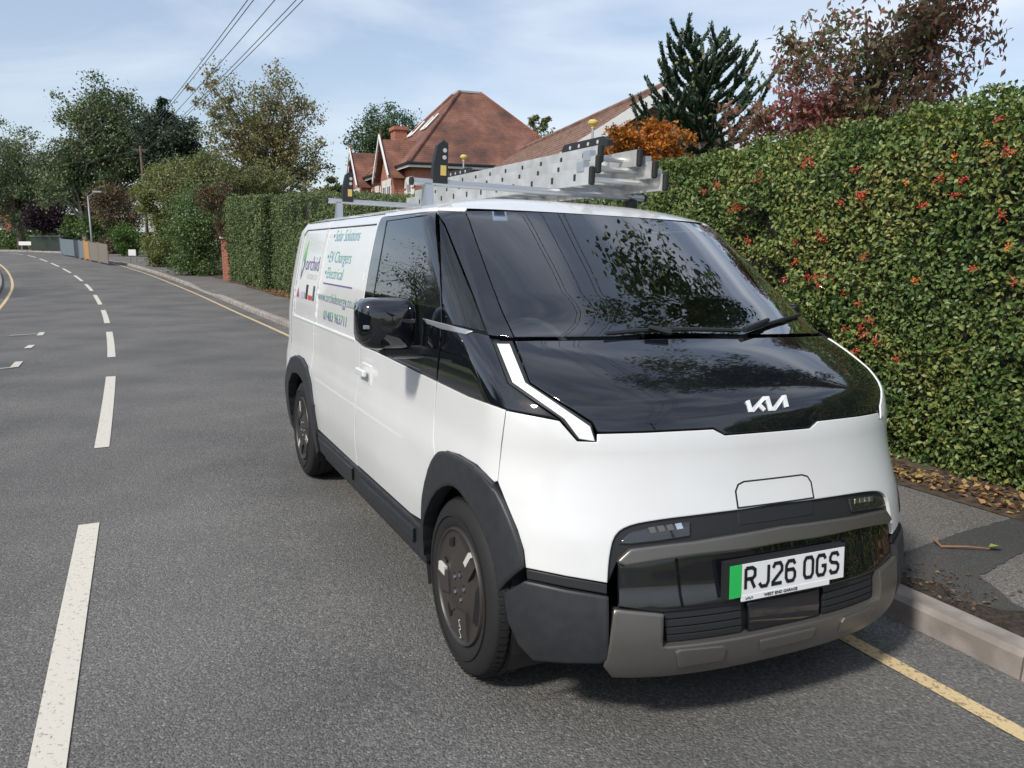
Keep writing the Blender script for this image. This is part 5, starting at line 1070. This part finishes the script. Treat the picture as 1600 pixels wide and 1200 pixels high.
def house2():
    R0 = at(1034, 137, 20); d = np.array([-.249, .969, 0]); e = np.array([-.969, -.249, 0]); tp = .63; root = empty('bungalow', (R0[0], R0[1], 0)); tag(root, 'bungalow with brown concrete tiled roof and white bargeboard behind the hedge', 'house')
    Pt = lambda l, t, dz=0: R0+d*l+e*t+np.array([0, 0, -abs(t)*tp+dz])
    Lr = 13.; T = 4.6; nC = 18
    for sg in (1, -1):
        for k in range(nC):
            t0, t1 = T*k/nC*sg, T*(k+1.25)/nC*sg
            V = [Pt(-.35, t0, 0), Pt(Lr, t0, 0), Pt(Lr, t1, .045), Pt(-.35, t1, .045), Pt(Lr, t1, .0), Pt(-.35, t1, .0)]
            mk('tile_course', [tuple(x) for x in V], [(0, 1, 2, 3), (3, 2, 4, 5)], M_TILE2, root)
        q = MB(); p = [Pt(-.37, 0, .03), Pt(-.37, T*1.03*sg, .06), Pt(-.37, T*1.03*sg, -.24), Pt(-.37, 0, -.27)]; p2 = [x+d*.05 for x in p]; q.add([tuple(x) for x in p+p2], [(0, 1, 2, 3), (4, 7, 6, 5), (0, 4, 5, 1), (3, 2, 6, 7), (1, 5, 6, 2)]); mk('bargeboard', q.v, q.f, M_WPAINT, root)
        s_ = [Pt(-.35, 0, -.25), Pt(-.35, T*1.03*sg, -.22), Pt(.02, T*1.03*sg, -.22), Pt(.02, 0, -.25)]; mk('soffit', [tuple(x) for x in s_], [(0, 1, 2, 3)], M_WPAINT, root)
    q = MB().tube([Pt(-.35, 0, .03), Pt(Lr, 0, .03)], .09, 6); mk('ridge', q.v, q.f, M_TILE2, root)
    z0 = R0[2]-T*tp*.93; w = T*.93; B = [R0+e*w, R0-e*w]; V = []
    for l in (0, Lr-.3):
        for p in (R0+d*l+e*w, R0+d*l-e*w): V += [(p[0], p[1], 0), (p[0], p[1], z0)]
        p = R0+d*l; V.append((p[0], p[1], R0[2]-.1))
    mk('wall', V, [(0, 1, 4, 3, 2), (5, 7, 8, 9, 6), (0, 5, 6, 1), (2, 3, 8, 7)], M_BRICK2, root)
house2()
fh = at(30, 352, 82); rt = empty('brick_house', (fh[0]-4, 84, 1.4)); tag(rt, 'distant brick house behind the purple tree at far left', 'house')
MB().box((0, 0, 2.0), (7, 5, 4.2)).build('wall', M_BRICK, rt); MB().prism([(-2.9, 4.0), (0, 6.2), (2.9, 4.0)], -3.9, 3.9, 'x').build('roof', M_TILE2, rt)
for x in (-2.2, 0, 2.2): wq = MB().box((x, -2.52, 2.6), (1.0, .06, 1.1)).build('window', M_PANE, rt); MB().box((x, -2.55, 2.02), (1.2, .1, .1)).build('sill', M_WPAINT, wq)
MB().box((5.2, -.8, 1.0), (3.4, 3.2, 2.4)).build('garage', M_WPAINT, rt); MB().prism([(-2.6, 2.2), (-.8, 3.3), (1.0, 2.2)], 3.3, 7.1, 'x').build('garage_roof', M_TILE2, rt)
# ------------------------------------------------------------------ poles, wires, fence, signs
M_POLE = mat('creosoted_timber', (.10, .07, .05), .9); M_STEEL = mat('grey_steel', (.25, .26, .27), .5, metal=.4)
pt = at(219, 228, 52); gz = float(TERR(52)); tp = empty('telegraph_pole', (pt[0], 52, gz)); tag(tp, 'wooden telegraph pole rising from shrubs at the bend', 'pole')
b = MB().tube([(pt[0]+.05, 52, gz-.3), (pt[0], 52, pt[2])], [.12, .075], 8); mk('shaft', b.v, b.f, M_POLE, tp, True); b = MB().box((pt[0], 52, pt[2]-.25), (.9, .08, .08)); mk('cross_arm', b.v, b.f, M_POLE, tp)
p2 = np.array([12., -10., 8.8]); tp2 = empty('telegraph_pole', (12, -10, 0)); tag(tp2, 'wooden telegraph pole behind the camera by the hedge', 'pole')
b = MB().tube([(12, -10, -.2), (12, -10, 9)], [.16, .11], 8); mk('shaft', b.v, b.f, M_POLE, tp2, True); b = MB().box((12, -10, 8.75), (1.6, .1, .12)); mk('cross_arm', b.v, b.f, M_POLE, tp2)
M_WIRE = mat('wire', (.04, .04, .045), .6)
for i, dx in enumerate((-.75, -.6, -.05, .5, .68)):
    A = np.array([pt[0]+dx*.8, 52, pt[2]-.15]); B = p2+np.array([dx*1.15, .0, .05]); pts = [A+(B-A)*t-np.array([0, 0, 1.0*4*t*(1-t)*.55]) for t in np.linspace(0, 1, 24)]
    w_ = MB().tube(pts, .011, 4); o = mk('overhead_wire', w_.v, w_.f, M_WIRE); tag(o, 'overhead telephone wire, %s of five crossing the sky' % ['leftmost', 'second from left', 'middle', 'second from right', 'rightmost'][i], 'wire', 'overhead wires')
for i, (px, py, Y) in enumerate(((75, 255, 60), (300, 268, 46), (20, 262, 66))):
    A = np.array([pt[0], 52, pt[2]-.2]); B = at(px, py, Y); pts = [A+(B-A)*t-np.array([0, 0, .25*4*t*(1-t)]) for t in np.linspace(0, 1, 10)]; w_ = MB().tube(pts, .006, 4); o = mk('service_wire', w_.v, w_.f, M_WIRE); tag(o, ['thin service wire running left from the telegraph pole', 'thin service wire running right from the telegraph pole', 'longest service wire going to the far left trees'][i], 'wire', 'service wires')
lb = ground_px(146, 406, .1); lt = empty('lamp_post', tuple(lb)); tag(lt, 'slim grey street lamp post in front of the garden fence', 'lamp post')
topz = at(139, 306, lb[1])[2]; b = MB().tube([lb, (lb[0], lb[1], lb[2]+1.2), (lb[0], lb[1], topz)], [.09, .06, .045], 8); mk('column', b.v, b.f, M_STEEL, lt, True)
b = MB().tube([(lb[0], lb[1], topz-.05), (lb[0]+.5, lb[1]-.2, topz+.18)], .03, 6); mk('arm', b.v, b.f, M_STEEL, lt); b = MB().rbox((lb[0]+.75, lb[1]-.3, topz+.2), (.55, .22, .12), .05); mk('lantern', b.v, b.f, M_STEEL, lt)
def fence(name, label, pxs, h, cols, grp=None):
    P = [ground_px(x, y, .1) for x, y in pxs]; root = empty(name, tuple(P[0])); tag(root, label, 'fence', grp)
    for i in range(len(P)-1):
        a, b_ = P[i], P[i+1]; u = b_-a; nn = np.array([-u[1], u[0], 0]); nn /= np.linalg.norm(nn); V = []; k = max(2, int(np.linalg.norm(u)/.16))
        q = MB()
        for j in range(k):
            p0 = a+u*(j/k); p1 = a+u*((j+.93)/k); o = nn*.02
            q = MB(); q.add([tuple(x) for x in (p0+o, p1+o, p1-o, p0-o)]+[tuple(x+np.array([0, 0, h+.02*(j % 2)])) for x in (p0+o, p1+o, p1-o, p0-o)], [(0, 1, 5, 4), (1, 2, 6, 5), (2, 3, 7, 6), (3, 0, 4, 7), (4, 5, 6, 7)]); mk('fence_board', q.v, q.f, cols[i % len(cols)], root)
        q = MB().box(tuple(a+np.array([0, 0, h/2])), (.12, .12, h+.15)); mk('post', q.v, q.f, cols[i % len(cols)], root)
M_FG = mat('grey_fence_paint', (.13, .16, .19), .7); M_FD = mat('dark_fence_paint', (.03, .04, .055), .7); M_FO = mat('orange_timber', (.40, .22, .08), .8); M_FB = mat('weathered_timber', (.19, .165, .14), .85)
fence('garden_fence', 'garden fence of grey, orange and weathered panels beyond the side turning', [(97, 397), (119, 401), (126, 403), (134, 404), (142, 406), (156, 409), (170, 412)], 1.05, [M_FG, M_FD, M_FG, M_FO, M_FB, M_FB])
# brick pier by the drive
bp_ = rp(np.array(27.0), np.array(5.15)); pr = empty('brick_pier', tuple(bp_)); tag(pr, 'red brown brick gate pier at the end of the clipped hedge', 'pier')
MB().box((0, 0, .85), (.36, .36, 1.9)).build('shaft', M_BRICK, pr); MB().box((0, 0, 1.84), (.44, .44, .08)).build('cap', M_STONE, pr)
for (px, py, w, h, lab) in ((208, 410, .42, .34, 'small white sign board at the foot of the bright bush'), (50, 391, 2.0, .3, 'low white street name board on the far verge')):
    g_ = ground_px(px, py, .1); r_ = empty('sign_board', tuple(g_)); tag(r_, lab, 'sign'); MB().box((0, -.03, .55), (w, .03, h)).build('board', M_WPAINT, r_)
    for x in (-w*.4, w*.4): MB().box((x, .02, .3), (.06, .06, .7)).build('leg', M_STEEL, r_)
gp = ground_px(75, 391, .1); rt = empty('utility_cabinet', (gp[0], gp[1], gp[2])); tag(rt, 'low dark green roadside cabinet on the far verge', 'cabinet'); MB().rbox((0, 0, .55), (2.4, .5, 1.1), .04).build('body', mat('cabinet_green', (.02, .035, .028), .5), rt); MB().box((0, 0, 1.13), (2.5, .6, .06)).build('lid', M_STEEL, rt)
# far hedge across the end of the road
h0 = at(-60, 388, 80); root = empty('far_hedge', (h0[0]+9, 80, 1.45)); tag(root, 'dark clipped hedge across the end of the road', 'hedge')
g = np.random.default_rng(77); n_ = 9000; xs_ = g.uniform(h0[0], h0[0]+19, n_); zs_ = g.uniform(0, 1.75, n_)+1.45; C = np.stack([xs_, 80+np.abs(g.normal(size=n_))*.2+wav(np.stack([xs_, zs_], 1), 2, 1.0, 3)*.15, zs_+wav(np.stack([xs_, zs_*0], 1), 2, 1.0, 4)*.12], 1)
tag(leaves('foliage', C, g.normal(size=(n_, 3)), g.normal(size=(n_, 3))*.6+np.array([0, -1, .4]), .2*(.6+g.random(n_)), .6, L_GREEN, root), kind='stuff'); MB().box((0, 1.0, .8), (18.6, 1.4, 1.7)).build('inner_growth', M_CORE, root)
